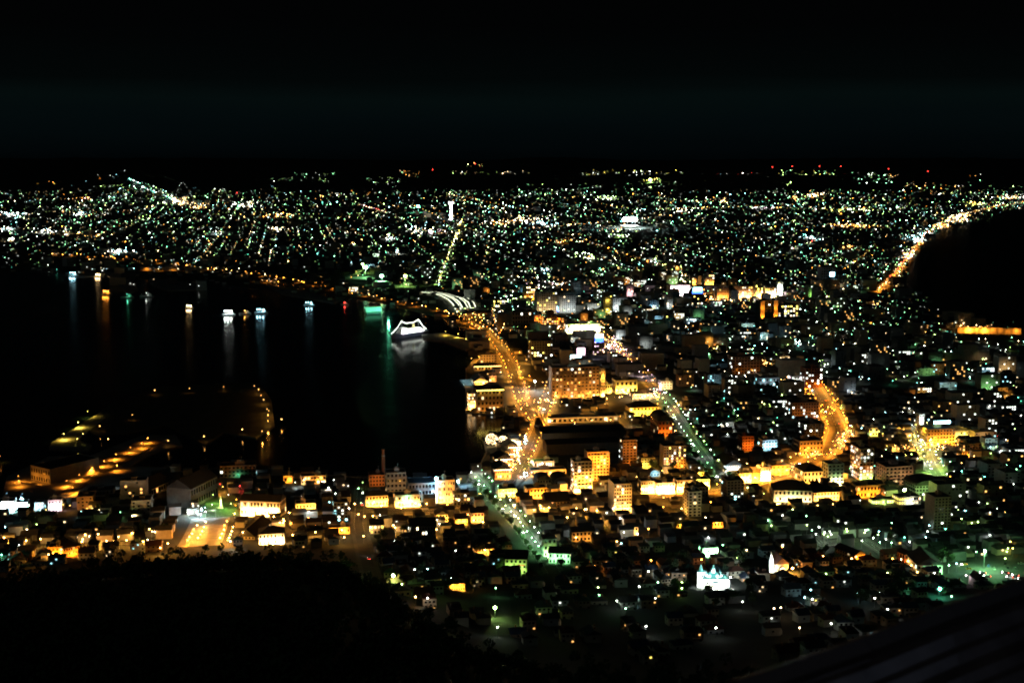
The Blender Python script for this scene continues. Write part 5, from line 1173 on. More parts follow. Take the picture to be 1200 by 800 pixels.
# ---------------------------------------------------------------- houses of the slope and the flat
LITW = [winmat('warm', 2.2), winmat('white', 2.6), winmat('amber', 2.0), winmat('cyan', 2.2), winmat('yellow', 2.4)]
HOUSE_WALL = ['cream', 'white', 'tan', 'grey', 'brown']
HOUSE_ROOF = ['black', 'grey', 'red', 'blue', 'green']
def house_proto(i):
    r2 = random.Random(100 + i)
    W, D, H = r2.uniform(7, 12), r2.uniform(7, 10), r2.choice((3.2, 5.6, 5.8, 6.2)); wk = HOUSE_WALL[i % 5]; rk = HOUSE_ROOF[(i * 3 + i // 5) % 5]
    kind = ('gable', 'gabley', 'hip', 'flat')[i % 4]
    root = empty("house", (0, 0, 0)); X, Y = W / 2, D / 2; rs = W * .25
    mb = MB(); mb.box(-X, -Y, -5, X, Y, H)
    if r2.random() < .6: mb.box(-X * .2, -Y - 1.8, -5, X * .7, -Y + .01, 2.8)
    if kind == 'gable':
        for s in (-1, 1): mb.face([(s * X, -Y, H), (s * X, Y, H), (s * X, 0, H + rs)])
    if kind == 'gabley':
        for s in (-1, 1): mb.face([(-X, s * Y, H), (X, s * Y, H), (0, s * Y, H + rs)])
    mb.build("wall", wall(wk), root)
    mb = MB()
    if kind == 'gable': mb.gable(-X - .6, -Y - .6, X + .6, Y + .6, H + .01, rs + .2, 'x')
    elif kind == 'gabley': mb.gable(-X - .6, -Y - .6, X + .6, Y + .6, H + .01, rs + .2, 'y')
    elif kind == 'hip': mb.hip(-X - .6, -Y - .6, X + .6, Y + .6, H + .01, rs)
    else: mb.box(-X - .2, -Y - .2, H + .01, X + .2, Y + .2, H + .5); mb.box(-X * .4, 0, H + .5, X * .1, Y * .6, H + 2.2)
    rf = mb.build("roof", roofm(rk), root)
    if kind != 'flat':
        mb = MB(); mb.box(X * .35, Y * .1, H + .2, X * .35 + .8, Y * .1 + .8, H + rs + 1.1); mb.build("chimney", wall('brick'), rf)
    n_lit = (0, 1, 0, 2, 0, 0, 0, 1, 0, 1)[i % 10]; spots = [(-X * .6, 4.4 if H > 5 else 1.7), (0, 4.4 if H > 5 else 1.7), (X * .6, 4.4 if H > 5 else 1.7), (-X * .6, 1.6), (X * .62, 1.6)]
    if H <= 5: spots = spots[:3]
    r2.shuffle(spots)
    m = r2.choice(LITW)
    for k, (x, z) in enumerate(spots): link("window", window_mesh(1.1, .9, m) if k < n_lit else window_mesh(1.5, 1.3, GLASS), root, (x, -Y - (1.84 if z < 2 and -X * .2 < x < X * .7 else .04), z))
    link("window", window_mesh(1.4, 1.2, GLASS), root, (X + .04, 0, H * .6), math.pi / 2); link("window", window_mesh(1.4, 1.2, GLASS), root, (-X - .04, 0, H * .6), math.pi / 2)
    shape = {'gable': 'gabled', 'gabley': 'gable fronted', 'hip': 'hipped', 'flat': 'flat roofed'}[kind]
    look = ("unlit", "with one lit window", "with two lit windows", "with three lit windows")[n_lit]
    nm = "%s %s house %s" % (rk, shape, look) if n_lit else "unlit %s %s house" % (rk, shape)
    return root, nm
PROTOS = [house_proto(i) for i in range(20)]
used = set()
def free(x, y, r):
    if wet(x, y) or any(inside(x, y, q) for q in (ISLE, PIER, MOLE, SPIT)): return False
    for (a, b_, w) in ROADSEG:
        if (x - a) ** 2 + (y - b_) ** 2 < (w + r) ** 2: return False
    for (a, b_, w) in FOOT:
        if (x - a) ** 2 + (y - b_) ** 2 < (w + r) ** 2: return False
    for P in PATCHES:
        if inside(x, y, P): return False
    return True
spots = []
for i in range(-70, 90):
    for j in range(30, 100):
        gx, gy = i * 15.5 + (3 if i % 4 == 0 else 0), j * 14.0 + (j // 2) * 5
        x = gx * CG - gy * SG + rnd.uniform(-2, 2); y = gx * SG + gy * CG + rnd.uniform(-2, 2)
        if y < 640 or y > 1750 or abs(x) > .45 * y: continue
        px, py = to_px(Vector((x, y, h(x, y))))
        if not (-60 < px < 1260): continue
        e = interp(px, EDGE)
        if py > e - 6: continue
        if py > 690 and rnd.random() < .55: continue
        if rnd.random() < .22 or not free(x, y, 4.5): continue
        if any((x - l[0]) ** 2 + (y - l[1]) ** 2 < 25 for l in ()): continue
        spots.append((math.hypot(x, y), x, y))
spots.sort()
HOUSES = spots[:300]; FARHOUSES = spots[300:]
for r_, nm in PROTOS: kids_of(r_)
firsts = set()
for k, (d, x, y) in enumerate(HOUSES):
    i = rnd.randrange(20); r_, nm = PROTOS[i]
    o = r_ if i not in firsts else copy_tree(r_)
    firsts.add(i)
    o.location = (x, y, h(x, y)); o.rotation_euler = (0, 0, GRID + rnd.choice((0, 0, 0, math.pi, math.pi / 2, -math.pi / 2)) * (1 if rnd.random() < .5 else 0) + rnd.uniform(-.08, .08))
    later(o, nm, "house", "houses of the hillside quarter")

# ---------------------------------------------------------------- mid rise blocks of the city, each a thing
def mid_proto(i):
    r2 = random.Random(300 + i); W, D = r2.uniform(14, 30), r2.uniform(12, 20); fl = r2.choice((3, 4, 5, 6, 7, 8)); H = fl * 3.2; X, Y = W / 2, D / 2
    wk = ('concrete', 'grey', 'cream', 'brown', 'tan', 'slate', 'dark')[i % 7]
    root = empty("city_block", (0, 0, 0))
    mb = MB(); mb.box(-X, -Y, -3, X, Y, H)
    for f in range(1, fl): mb.box(-X - .25, -Y - .25, f * 3.2 - .2, X + .25, -Y + .01, f * 3.2 + .2)
    for (a, b_, c_, d) in ((-X, -Y, X, -Y + .3), (-X, Y - .3, X, Y), (-X, -Y + .3, -X + .3, Y - .3), (X - .3, -Y + .3, X, Y - .3)): mb.box(a, b_, H, c_, d, H + .9)
    mb.build("wall", wall(wk), root)
    mb = MB(); mb.box(-X + .35, -Y + .35, H + .01, X - .35, Y - .35, H + .25); mb.box(-2.5, -2, H + .25, 2.5, 2.5, H + 3.2); mb.build("roof", roofm('grey'), root)
    n = (0, 2, 4, 1, 7, 0, 3, 10)[i % 8]; cols = max(3, int(W / 3.4)); cells = [(f, c) for f in range(fl) for c in range(cols)]; lit = set(r2.sample(cells, min(n, len(cells)))); m = r2.choice((winmat('white', 4), winmat('warm', 4), winmat('amber', 3), winmat('cyan', 3)))
    dark = r2.sample([c for c in cells if c not in lit], min(10, len(cells) - len(lit)))
    for c in list(lit) + dark: link("window", window_mesh(1.8, 1.5, m if c in lit else GLASS), root, (-X + (c[1] + .5) * W / cols, -Y - .06, c[0] * 3.2 + 1.8))
    q = (n + 1) // 2
    return root, "%s %d storey block, %s lit windows" % (wk, fl, ('no', 'few', 'several', 'several', 'many', 'many')[min(q, 5)]), max(W, D)
MIDS = [mid_proto(i) for i in range(16)]
for m in MIDS: kids_of(m[0])
mids = []
def mid_zone(rect, n):
    c = 0
    for _ in range(n * 6):
        if c >= n: break
        x0, y0 = rnd.uniform(rect[0], rect[2]), rnd.uniform(rect[1], rect[3]); P = at(x0, y0)
        if not free(P.x, P.y, 16): continue
        FOOT.append((P.x, P.y, 15)); mids.append((P.x, P.y)); c += 1
mid_zone((590, 325, 1000, 400), 100); mid_zone((800, 416, 1180, 480), 40); mid_zone((1100, 480, 1190, 600), 14); mid_zone((410, 300, 600, 346), 18); mid_zone((655, 396, 800, 440), 10); mid_zone((100, 580, 190, 606), 4)
seen = set()
for (x, y) in mids:
    i = rnd.randrange(16); r_, nm, _w = MIDS[i]; o = r_ if i not in seen else copy_tree(r_); seen.add(i)
    o.location = (x, y, h(x, y)); o.rotation_euler = (0, 0, GRID + rnd.choice((0, 0, math.pi / 2)) * 0)
    later(o, nm, "building", "mid rise blocks of the city")
    if rnd.random() < .34: point(o, (rnd.uniform(-6, 6), -22, 6), rnd.choice(('white', 'green', 'warm', 'cyan', 'amber')), 9 * (1 + (y > 2000)), .5, FACE)
for i, m in enumerate(MIDS):
    if i not in seen:
        for o in list(m[0].children): bpy.data.objects.remove(o)
        bpy.data.objects.remove(m[0])
for i, m in enumerate(PROTOS):
    if i not in firsts:
        for o in list(m[0].children_recursive): bpy.data.objects.remove(o)
        bpy.data.objects.remove(m[0])

# the many thousand roofs beyond them: one mass
FM = [wall('concrete'), wall('grey'), wall('tan'), wall('dark'), roofm('grey'), roofm('black'), winmat('warm', 3), winmat('white', 4), winmat('amber', 3)]
mb = MB()
def far_house(x, y, w, d, hh, gab):
    z = h(x, y); M = Matrix.Translation((x, y, z)) @ Matrix.Rotation(GRID + rnd.uniform(-.05, .05), 4, 'Z')
    k = len(mb.v); mb.box(-w / 2, -d / 2, -2, w / 2, d / 2, hh, rnd.randrange(4), M)
    if gab:
        q = len(mb.v); t = MB(); t.gable(-w / 2 - .5, -d / 2 - .5, w / 2 + .5, d / 2 + .5, hh + .02, w * .24, 'x')
        mb.v += [tuple(M @ Vector(v)) for v in t.v]; mb.f += [tuple(q + i for i in f) for f in t.f]; mb.m += [4 + rnd.randrange(2)] * len(t.f)
    if rnd.random() < .16:
        q = len(mb.v); zz = rnd.uniform(.3, .8) * hh; xx = rnd.uniform(-.4, .3) * w
        mb.v += [tuple(M @ Vector(v)) for v in ((xx, -d / 2 - .05, zz), (xx + 1.6, -d / 2 - .05, zz), (xx + 1.6, -d / 2 - .05, zz + 1.3), (xx, -d / 2 - .05, zz + 1.3))]; mb.f.append((q, q + 1, q + 2, q + 3)); mb.m.append(6 + rnd.randrange(3))
for d, x, y in FARHOUSES: far_house(x, y, rnd.uniform(7, 13), rnd.uniform(7, 11), rnd.choice((3.5, 5.5, 6, 6, 8)), rnd.random() < .7)
for _ in range(5200):
    px, py = rnd.uniform(-60, 1260), 222 + 220 * rnd.random() ** 1.3
    P = at(px, py)
    if P.y < 1750 or P.y > 14000 or wet(P.x, P.y) or not (P.y > 3600 or free(P.x, P.y, 6)): continue
    big = rnd.random() < .12
    far_house(P.x, P.y, rnd.uniform(16, 40) if big else rnd.uniform(8, 14), rnd.uniform(12, 24) if big else rnd.uniform(8, 12), rnd.uniform(8, 26) if big else rnd.choice((4, 6, 6, 7)), not big)
fo = mb.build("distant_houses", FM); fo['kind'] = 'stuff'; fo['label'] = "dark houses and blocks of the far city"

# ---------------------------------------------------------------- far lamps: one mass of small bulbs
FL = {}; FLM = MB(); FLMAT = []
def far_bulb(x, y, z, r, hue, s):
    key = (hue, s)
    if key not in FL: FL[key] = len(FLMAT); FLMAT.append(lampmat(hue, s))
    FLM.octa((x, y, z), r, FL[key])
MIX = ['white'] * 8 + ['green'] * 7 + ['lime'] * 6 + ['green'] * 4 + ['cyan'] * 3 + ['warm'] * 3 + ['amber'] * 3 + ['orange'] * 2 + ['teal'] * 2
def put(px, py, hue=None, size=1.0, snap=True):
    P = at(px, py)
    if wet(P.x, P.y): return
    if snap and P.y < 9000 and rnd.random() < .6:
        gx, gy = P.x * CG + P.y * SG, -P.x * SG + P.y * CG
        gx = round(gx / 46) * 46 + rnd.uniform(-3, 3)
        P = Vector((gx * CG - gy * SG, gx * SG + gy * CG, 0)); P.z = h(P.x, P.y)
    hue = hue or rnd.choice(MIX)
    b_ = math.exp(rnd.gauss(-.1, .75)) * size
    s = 1.8 if b_ < .5 else (4.0 if b_ < .9 else (8.0 if b_ < 1.6 else (18.0 if b_ < 2.6 else 34.0)))
    far_bulb(P.x, P.y, P.z + 6, mpp(P) * 0.235 * min(1.6, .8 + .28 * b_), hue, s)
from mathutils import noise as mnoise
def busy(px, py):
    # the city is not even: blocks of parks, fields and sleeping quarters lie between the busy ones
    P = at(px, py); v = mnoise.noise(Vector((P.x / 420 + 3, P.y / 900, 0))) + .5 * mnoise.noise(Vector((P.x / 130, P.y / 300, 4)))
    return rnd.random() < min(1, max(.06, .52 + 1.5 * v))
def field(rect, n, hues=None, size=1.0):
    for _ in range(n):
        x_, y_ = rnd.uniform(rect[0], rect[2]), rnd.uniform(rect[1], rect[3])
        if busy(x_, y_): put(x_, y_, rnd.choice(hues) if hues else None, size)
def field_even(rect, n, hues=None, size=1.0):
    for _ in range(n): put(rnd.uniform(rect[0], rect[2]), rnd.uniform(rect[1], rect[3]), rnd.choice(hues) if hues else None, size)
for L in REST:
    (x, y, hue, kw, hgt, phrase, yw, style) = L
    far_bulb(x, y, h(x, y) + hgt, max(.45, mpp(Vector((x, y, 0))) * rnd.uniform(.26, .42)), hue, rnd.choice((10.0, 20.0, 36.0)))
    if phrase.startswith('on '): point(None, (x, y, h(x, y) + hgt - .9), hue, kw, .4)
    elif rnd.random() < .6: point(None, (x, y, h(x, y) + hgt - .9), hue, kw * 1.5, .4, None if hue in ('amber', 'orange') else (0, 0, -1), 165)
OR_ = ['orange', 'amber', 'amber', 'warm']; WH = ['white', 'white', 'cyan', 'warm']; GR = ['green', 'lime', 'white', 'green']
field((0, 236, 300, 262), 240); field((0, 262, 300, 316), 330, size=.9); field((0, 238, 1200, 262), 640); field((300, 226, 1200, 246), 460, size=.8); field((300, 262, 620, 330), 520); field((620, 262, 1000, 335), 640)
field((560, 330, 1000, 400), 330); field((900, 240, 1090, 330), 330); field((1000, 330, 1120, 400), 110); field((400, 318, 640, 350), 110); field((780, 385, 1120, 420), 110, DK)
field((1090, 225, 1200, 250), 110); field((0, 222, 300, 240), 60, size=.6); field((330, 330, 560, 352), 40, OR_, .8)
# side streets picked out by their lamps
def street_row(px, py, n, gap, along, hue, size):
    P = at(px, py); d = Vector((-SG, CG, 0)) if along else Vector((CG, SG, 0))
    for k in range(n):
        Q = P + d * (gap * k); q = to_px(Vector((Q.x, Q.y, h(Q.x, Q.y))))
        if -20 < q[0] < 1220 and 200 < q[1] < 420: put(q[0], q[1], hue if rnd.random() < .8 else None, size, False)
for _ in range(330):
    py = 232 + 160 * rnd.random() ** 1.5; px = rnd.uniform(0, 1150)
    if px < 560 and py > 320: continue
    along = rnd.random() < .5
    if not busy(px, py): continue
    street_row(px, py, rnd.randrange(6, 15), rnd.uniform(34, 60) * (1 if py > 290 else 1.6) * (2.2 if along else 1), along, rnd.choice(MIX), rnd.uniform(.6, 1.3))
field((0, 224, 1200, 300), 2000, size=.6); field((560, 300, 1060, 400), 900, size=.6); field_even((0, 224, 1200, 264), 1100, size=.7); field_even((560, 262, 1100, 335), 520, size=.7); field_even((0, 262, 560, 312), 420, size=.7); field_even((760, 335, 1120, 400), 260, size=.8); field_even((780, 390, 1130, 440), 170, DK, .8); field((0, 300, 560, 322), 160, size=.6)
# hill on the left with its street lights
for _ in range(170):
    t = rnd.random(); px = rnd.uniform(110 + 30 * t, 235 - 45 * t); py = 240 - 26 * t * (1 - abs(px - 165) / 90.0); put(px, py, rnd.choice(('green', 'white', 'cyan', 'lime', 'white')), .8, False)
for i in range(26): put(151 + i * .55, 210 + i * .25 + rnd.uniform(-.4, .4), rnd.choice(('cyan', 'white', 'teal')), 1.0, False)
for i in range(46): put(165 + i * 1.05, 219.5 + i * .42 + rnd.uniform(-.6, .6), rnd.choice(('cyan', 'teal', 'white')), 1.2 if i > 26 else .8, False)
for i in range(34): put(rnd.uniform(203, 219), rnd.uniform(232, 241), rnd.choice(('warm', 'amber', 'white')), 1.8, False)
for i in range(16): put(rnd.uniform(96, 112), rnd.uniform(232, 238), rnd.choice(('amber', 'pink', 'orange')), 1.1, False)
for i in range(14): put(rnd.uniform(116, 144), rnd.uniform(218, 221), 'lime', .5, False)
# villages on the far ridges
for rect, n, hs, sz in (((317, 208, 385, 213), 26, GR, .7), ((345, 203, 392, 207), 16, GR, .7), ((430, 206, 470, 221), 26, ['lime', 'green', 'white'], .7), ((468, 200, 492, 208), 22, OR_ + ['green'], .8), ((495, 222, 620, 230), 40, GR, .7), ((530, 201, 622, 204.5), 26, ['white', 'warm', 'lime'], .55), ((546, 191, 568, 197), 10, ['amber', 'red', 'lime'], .7),
                        ((682, 200, 800, 206), 52, ['lime', 'yellow', 'white'], .8), ((600, 215, 700, 232), 36, GR, .7), ((752, 209, 778, 213), 14, ['lime', 'yellow'], 1.4), ((700, 214, 800, 224), 26, GR, .7), ((840, 203, 888, 206), 9, ['red', 'cyan', 'white'], .5), ((912, 200, 982, 206), 40, ['lime', 'green', 'yellow'], .8), ((998, 203, 1052, 216), 46, GR, .8), ((1040, 205, 1052, 209), 9, OR_, 1.0), ((1058, 213, 1096, 228), 34, GR + OR_, .8),
                        ((900, 222, 1060, 236), 70, GR, .8), ((1098, 217, 1140, 230), 26, OR_ + GR, .8), ((1152, 218, 1200, 226), 16, GR, .7), ((40, 212, 64, 217), 5, ['yellow', 'orange'], .8), ((240, 222, 300, 232), 26, GR, .6), ((318, 219, 326, 234), 14, ['cyan', 'lime'], .6), ((1135, 204, 1150, 215), 5, OR_ + GR, .8)):
    for _ in range(n): put(rnd.uniform(rect[0], rect[2]), rnd.uniform(rect[1], rect[3]), rnd.choice(hs), sz, False)
# glaring yards, arterial roads
def yard(px, py, w, hh, hue, n, kw, size=2.2):
    for _ in range(n): put(px + rnd.gauss(0, w / 3), py + rnd.gauss(0, hh / 3), rnd.choice(hue), size, False)
    P = at(px, py)
    if kw: point(None, (P.x, P.y, P.z + 22), hue[0], kw * (1.0 if P.y < 2600 else .3), 2, (0, 0, -1), 140)
for a in ((14, 253, 30, 6, WH, 34, 3000), (94, 252, 18, 5, WH, 26, 5000), (10, 269, 22, 8, WH, 26, 1500), (12, 282, 24, 3, ['warm', 'white'], 26, 1600), (51, 273, 22, 6, WH, 26, 1400), (79, 274, 9, 6, ['warm', 'white'], 16, 1200), (137, 296, 30, 6, WH, 40, 1500), (214, 238, 14, 8, ['warm', 'amber'], 30, 2500), (232, 243, 16, 5, ['warm', 'amber'], 22, 1500), (284, 241, 30, 4, ['white', 'warm'], 36, 2200),
          (255, 275, 12, 4, WH, 12, 400), (320, 253, 40, 4, OR_, 34, 800), (105, 277, 30, 5, OR_, 24, 500), (325, 269, 24, 4, ['warm', 'white'], 24, 700), (456, 280, 10, 6, WH, 22, 900), (488, 271, 30, 8, WH, 40, 1400), (515, 273, 20, 5, ['warm', 'pink'], 20, 700), (466, 298, 5, 5, WH, 10, 300), (636, 263, 26, 5, ['cyan', 'white'], 40, 2400), (612, 258, 44, 6, ['warm', 'amber', 'white'], 50, 1600), (586, 262, 40, 6, OR_ + ['white'], 44, 1100),
          (709, 233, 22, 6, ['white', 'lime'], 34, 2400), (724, 278, 18, 3, ['lime', 'white'], 20, 600), (664, 285, 34, 4, OR_, 20, 300), (950, 280, 22, 4, ['white', 'cyan'], 36, 900), (955, 230, 14, 4, OR_ + ['white'], 24, 1800), (932, 232, 5, 3, ['amber'], 6, 700), (1075, 281, 24, 9, ['cyan', 'white', 'white'], 70, 2200), (1085, 274, 20, 12, ['cyan', 'white', 'teal'], 40, 1200), (1121, 257, 26, 10, ['warm', 'amber', 'white'], 80, 3000), (1105, 266, 18, 5, ['warm', 'amber'], 40, 1500),
          (1186, 232, 30, 4, ['warm', 'white', 'amber'], 46, 2500), (1140, 240, 30, 6, ['yellow', 'amber', 'lime'], 30, 700), (990, 266, 50, 4, OR_, 34, 350), (1010, 266, 30, 3, OR_, 16, 300), (995, 291, 14, 2, ['amber'], 14, 200), (1064, 301, 14, 8, ['white', 'pink', 'amber'], 34, 250), (895, 245, 24, 4, ['white', 'pink'], 22, 800), (800, 248, 22, 4, ['white', 'warm'], 20, 800), (848, 237, 10, 6, ['warm', 'amber'], 16, 800), (1000, 247, 60, 4, ['lime', 'yellow', 'white'], 40, 500), (925, 215, 8, 3, ['lime'], 4, 0),
          (617, 347, 40, 8, ['teal', 'lime', 'white'], 40, 60), (604, 357, 40, 10, ['lime', 'green', 'white'], 50, 70), (588, 372, 8, 8, WH, 18, 40), (643, 336, 30, 6, ['white', 'amber', 'pink'], 26, 80), (640, 318, 20, 4, ['cyan', 'white'], 18, 60), (690, 303, 36, 8, ['lime', 'white'], 36, 80), (765, 306, 14, 6, ['white', 'lime'], 20, 100), (785, 314, 20, 5, ['lime', 'amber'], 24, 60), (800, 329, 40, 6, ['lime', 'warm', 'amber'], 36, 80), (831, 349, 13, 14, ['amber', 'warm', 'orange'], 60, 90), (870, 347, 30, 8, ['warm', 'amber', 'white'], 50, 90), (846, 354, 26, 4, ['warm', 'amber'], 30, 60), (976, 338, 20, 5, WH, 24, 90), (970, 364, 20, 8, ['lime', 'green', 'white'], 26, 40), (975, 350, 16, 3, ['warm', 'lime'], 12, 30), (898, 358, 12, 3, ['lime', 'cyan'], 8, 20),
          (816, 398, 18, 12, OR_, 26, 40), (832, 408, 20, 6, ['amber', 'orange'], 22, 50), (895, 432, 24, 12, ['amber', 'orange', 'amber'], 40, 60), (930, 449, 20, 6, ['amber', 'warm'], 24, 40), (1025, 358, 5, 4, ['amber'], 8, 30), (965, 428, 9, 9, ['white', 'lime'], 10, 16), (1155, 424, 8, 6, ['warm', 'lime'], 10, 10), (1100, 421, 24, 4, GR, 12, 12), (935, 405, 8, 5, ['cyan', 'white'], 8, 10), (1145, 387, 30, 3, ['amber', 'orange', 'warm'], 26, 60), (1126, 385, 6, 5, ['amber', 'warm'], 8, 20),
          (716, 407, 14, 12, ['pink', 'amber', 'warm'], 50, 90), (726, 416, 16, 8, ['pink', 'amber', 'orange'], 34, 60), (770, 465, 20, 14, ['warm', 'white', 'amber'], 34, 90), (745, 468, 40, 8, ['warm', 'amber'], 30, 60), (690, 388, 36, 4, ['lime', 'white', 'warm'], 40, 60), (655, 386, 20, 6, OR_, 24, 40), (606, 535, 8, 20, ['warm', 'white', 'amber'], 50, 36), (615, 521, 8, 8, ['cyan', 'white'], 16, 16), (600, 552, 10, 14, ['warm', 'amber', 'orange'], 30, 30), (623, 547, 14, 4, ['lime', 'white'], 14, 24), (616, 561, 14, 8, ['cyan', 'white'], 20, 26), (613, 469, 14, 30, OR_, 34, 40), (640, 474, 30, 5, ['amber', 'warm'], 20, 20),
          (578, 384, 30, 20, OR_, 44, 60), (560, 372, 40, 10, OR_ + ['lime'], 30, 50), (985, 520, 12, 16, ['orange', 'amber', 'warm'], 34, 60), (952, 538, 34, 6, ['orange', 'amber', 'warm'], 44, 60), (929, 553, 20, 6, ['warm', 'amber'], 34, 60), (884, 561, 30, 10, ['amber', 'warm', 'orange'], 40, 60), (973, 484, 16, 20, ['orange', 'amber'], 24, 60), (996, 513, 6, 6, ['amber', 'warm'], 16, 40), (1064, 530, 16, 4, ['amber', 'orange'], 20, 30), (1080, 521, 8, 14, ['yellow', 'white', 'lime'], 26, 40), (1103, 530, 12, 4, ['warm', 'amber'], 20, 24), (1132, 515, 8, 4, ['yellow', 'white'], 8, 14)):
    yard(*a)
def line(pts, n, hues, size, jit=1.0, kw=0, every=6):
    P = [Vector(p) for p in pts]; L = [0]
    for a, b_ in zip(P, P[1:]): L.append(L[-1] + (b_ - a).length)
    for k in range(n):
        d = L[-1] * (k + rnd.random()) / n; i = max(j for j in range(len(L) - 1) if L[j] <= d); t = (d - L[i]) / (L[i + 1] - L[i]); q = P[i].lerp(P[i + 1], t)
        put(q.x + rnd.gauss(0, jit), q.y + rnd.gauss(0, jit * .4), rnd.choice(hues), size, False)
        if kw and k % every == 0:
            G = at(q.x, q.y)
            if not wet(G.x, G.y): point(None, (G.x, G.y, G.z + 10), hues[0], kw * .35, 1, (0, 0, -1), 140)
line([(513, 334), (522, 310), (531, 287), (538, 268), (542, 258)], 90, ['lime', 'white', 'yellow', 'warm'], 1.3, .9, 260, 6); line([(534, 282), (540, 262)], 40, ['yellow', 'white', 'warm'], 1.8, 1.2, 500, 8)
line([(1030, 342), (1046, 326), (1062, 306), (1076, 288), (1090, 272)], 170, ['orange', 'amber', 'orange', 'warm', 'red', 'amber'], 1.5, 2.2, 700, 6); line([(1090, 272), (1114, 257), (1150, 246), (1200, 237)], 80, ['amber', 'orange', 'warm', 'lime'], 1.3, 1.6, 900, 8)
line([(60, 299), (150, 304), (250, 317), (330, 327), (400, 342), (450, 352), (520, 366), (545, 376)], 96, ['orange', 'amber', 'orange', 'warm', 'orange'], 1.8, 2.8, 70, 4)
line([(168, 317), (235, 318)], 16, OR_, 1.2, 1.5, 90, 4); line([(300, 330), (330, 334)], 8, OR_, 1.2, 1, 60, 3)
line([(420, 240), (455, 250)], 26, ['warm', 'pink', 'white', 'red'], 1.3, .6, 700, 9); line([(300, 238), (420, 228)], 20, OR_ + WH, 1.0, 1.0)
line([(690, 285), (740, 302), (800, 318)], 34, ['amber', 'orange', 'warm'], 1.2, 1.2, 200, 8); line([(600, 232), (700, 220)], 24, GR, .8, .8)
line([(700, 318), (735, 330)], 22, GR, 1.2, .8, 40, 6); line([(690, 302), (748, 322)], 26, GR, 1.2, .8, 40, 6); line([(660, 310), (720, 330)], 20, GR, 1.0, .8)
line([(900, 302), (960, 282)], 34, ['white', 'red', 'lime', 'cyan'], 1.2, .8, 200, 9); line([(985, 320), (1020, 295)], 20, ['amber', 'lime', 'orange'], 1.1, .8); line([(960, 310), (1010, 290)], 20, GR, 1.0, .8); line([(920, 330), (960, 300)], 16, GR, 1.0, .8)
line([(1066, 333), (1096, 358)], 16, ['white', 'cyan', 'white'], 1.3, .6, 16, 4); line([(610, 270), (700, 262)], 30, OR_ + WH, 1.1, 1); line([(770, 246), (900, 242)], 40, OR_ + GR, 1.0, 1)
fl = FLM.build("distant_lamps", FLMAT); fl['kind'] = 'stuff'; fl['label'] = "thousands of small city lamps out to the far hills"

# ---------------------------------------------------------------- trees
def tree_parts(i, r, hgt):
    r2 = random.Random(700 + i)
    mb = MB(); mb.lathe([(.32, -2), (.25, hgt * .3), (.12, hgt * .75), (.04, hgt * .95)], 6)
    for k in range(6):
        a = r2.uniform(0, 6.28); z = hgt * r2.uniform(.35, .7); mb.bar((0, 0, z), (r * .7 * math.cos(a), r * .7 * math.sin(a), z + hgt * .15), .07, 0, 4)
    tr = mb.mesh("trunk", BARK)
    mb = MB(); lobes = [(r2.uniform(-.55, .55) * r, r2.uniform(-.55, .55) * r, hgt * r2.uniform(.45, .86), r * r2.uniform(.38, .62)) for _ in range(9)]
    for k in range(420):
        lx, ly, lz, lr = r2.choice(lobes); d = Vector((r2.gauss(0, 1), r2.gauss(0, 1), r2.gauss(0, .8))).normalized() * lr * r2.uniform(.55, 1.08); c = Vector((lx, ly, lz)) + d
        a = Vector((r2.uniform(-1, 1), r2.uniform(-1, 1), r2.uniform(-1, 1))).normalized() * .55; b_ = a.orthogonal().normalized() * .42
        mb.face([c - a, c + b_, c + a, c - b_])
    return tr, mb.mesh("crown", LEAF)
TREES = [tree_parts(i, r, hh) for i, (r, hh) in enumerate(((3.6, 9.5), (4.4, 11), (3.0, 8), (5.0, 12.5), (2.4, 9.5), (2.2, 5.5), (1.8, 4.8)))]
def tree(x, y, i, look, group, dz=0, sc=1.0):
    root = empty("tree", (x, y, h(x, y) + dz), rnd.uniform(0, 6.28)); root.scale = (sc, sc, sc * rnd.uniform(.9, 1.15)); link("trunk", TREES[i][0], root); link("crown", TREES[i][1], root)
    later(root, look, "tree", group)
KIND = ["rounded tree", "broad tree", "small tree", "spreading tree", "narrow tree", "young street tree", "young street tree"]
px = -30.0
while px < 640:                     # the edge of the forest against the lit town
    for _ in range(40):
        e = interp(px, EDGE); u = (px - 600) / (FPX * .96); y = YR + rnd.uniform(-8, 6); x = u * y; break
    i = rnd.choice((0, 0, 1, 2, 3, 4)); sc = rnd.uniform(.7, 1.05)
    tree(x, y, i, "dark %s on forest skyline" % KIND[i], "trees of the forest skyline", -2, sc)
    px += rnd.uniform(6, 11)
P, N, w = ROADS['blvd']
for k in range(2, len(P) - 3, 2):
    for s in (-1, 1):
        q = P[k] + N[k] * s * (w / 2 + 2.4); tree(q.x, q.y, rnd.choice((5, 6, 2)), "young green lit boulevard tree", "boulevard trees")
P, N, w = ROADS['tram']
for k in range(4, 46, 2):
    for s in (-1, 1):
        q = P[k] + N[k] * s * (w / 2 + 3.6); tree(q.x, q.y, rnd.choice((5, 6, 2)), "green lit avenue tree", "avenue trees")
def wood(rect, n, look, group, kinds=(0, 1, 2, 3)):
    for _ in range(n):
        for _t in range(8):
            P = at(rnd.uniform(rect[0], rect[2]), rnd.uniform(rect[1], rect[3]))
            if free(P.x, P.y, 2.5): break
        else: continue
        i = rnd.choice(kinds); tree(P.x, P.y, i, look % KIND[i], group, 0, rnd.uniform(.8, 1.15))
wood((868, 455, 930, 470), 34, "dark %s of the wood", "trees of the dark wood"); wood((745, 470, 800, 500), 8, "dark %s in the forecourt", "forecourt trees")
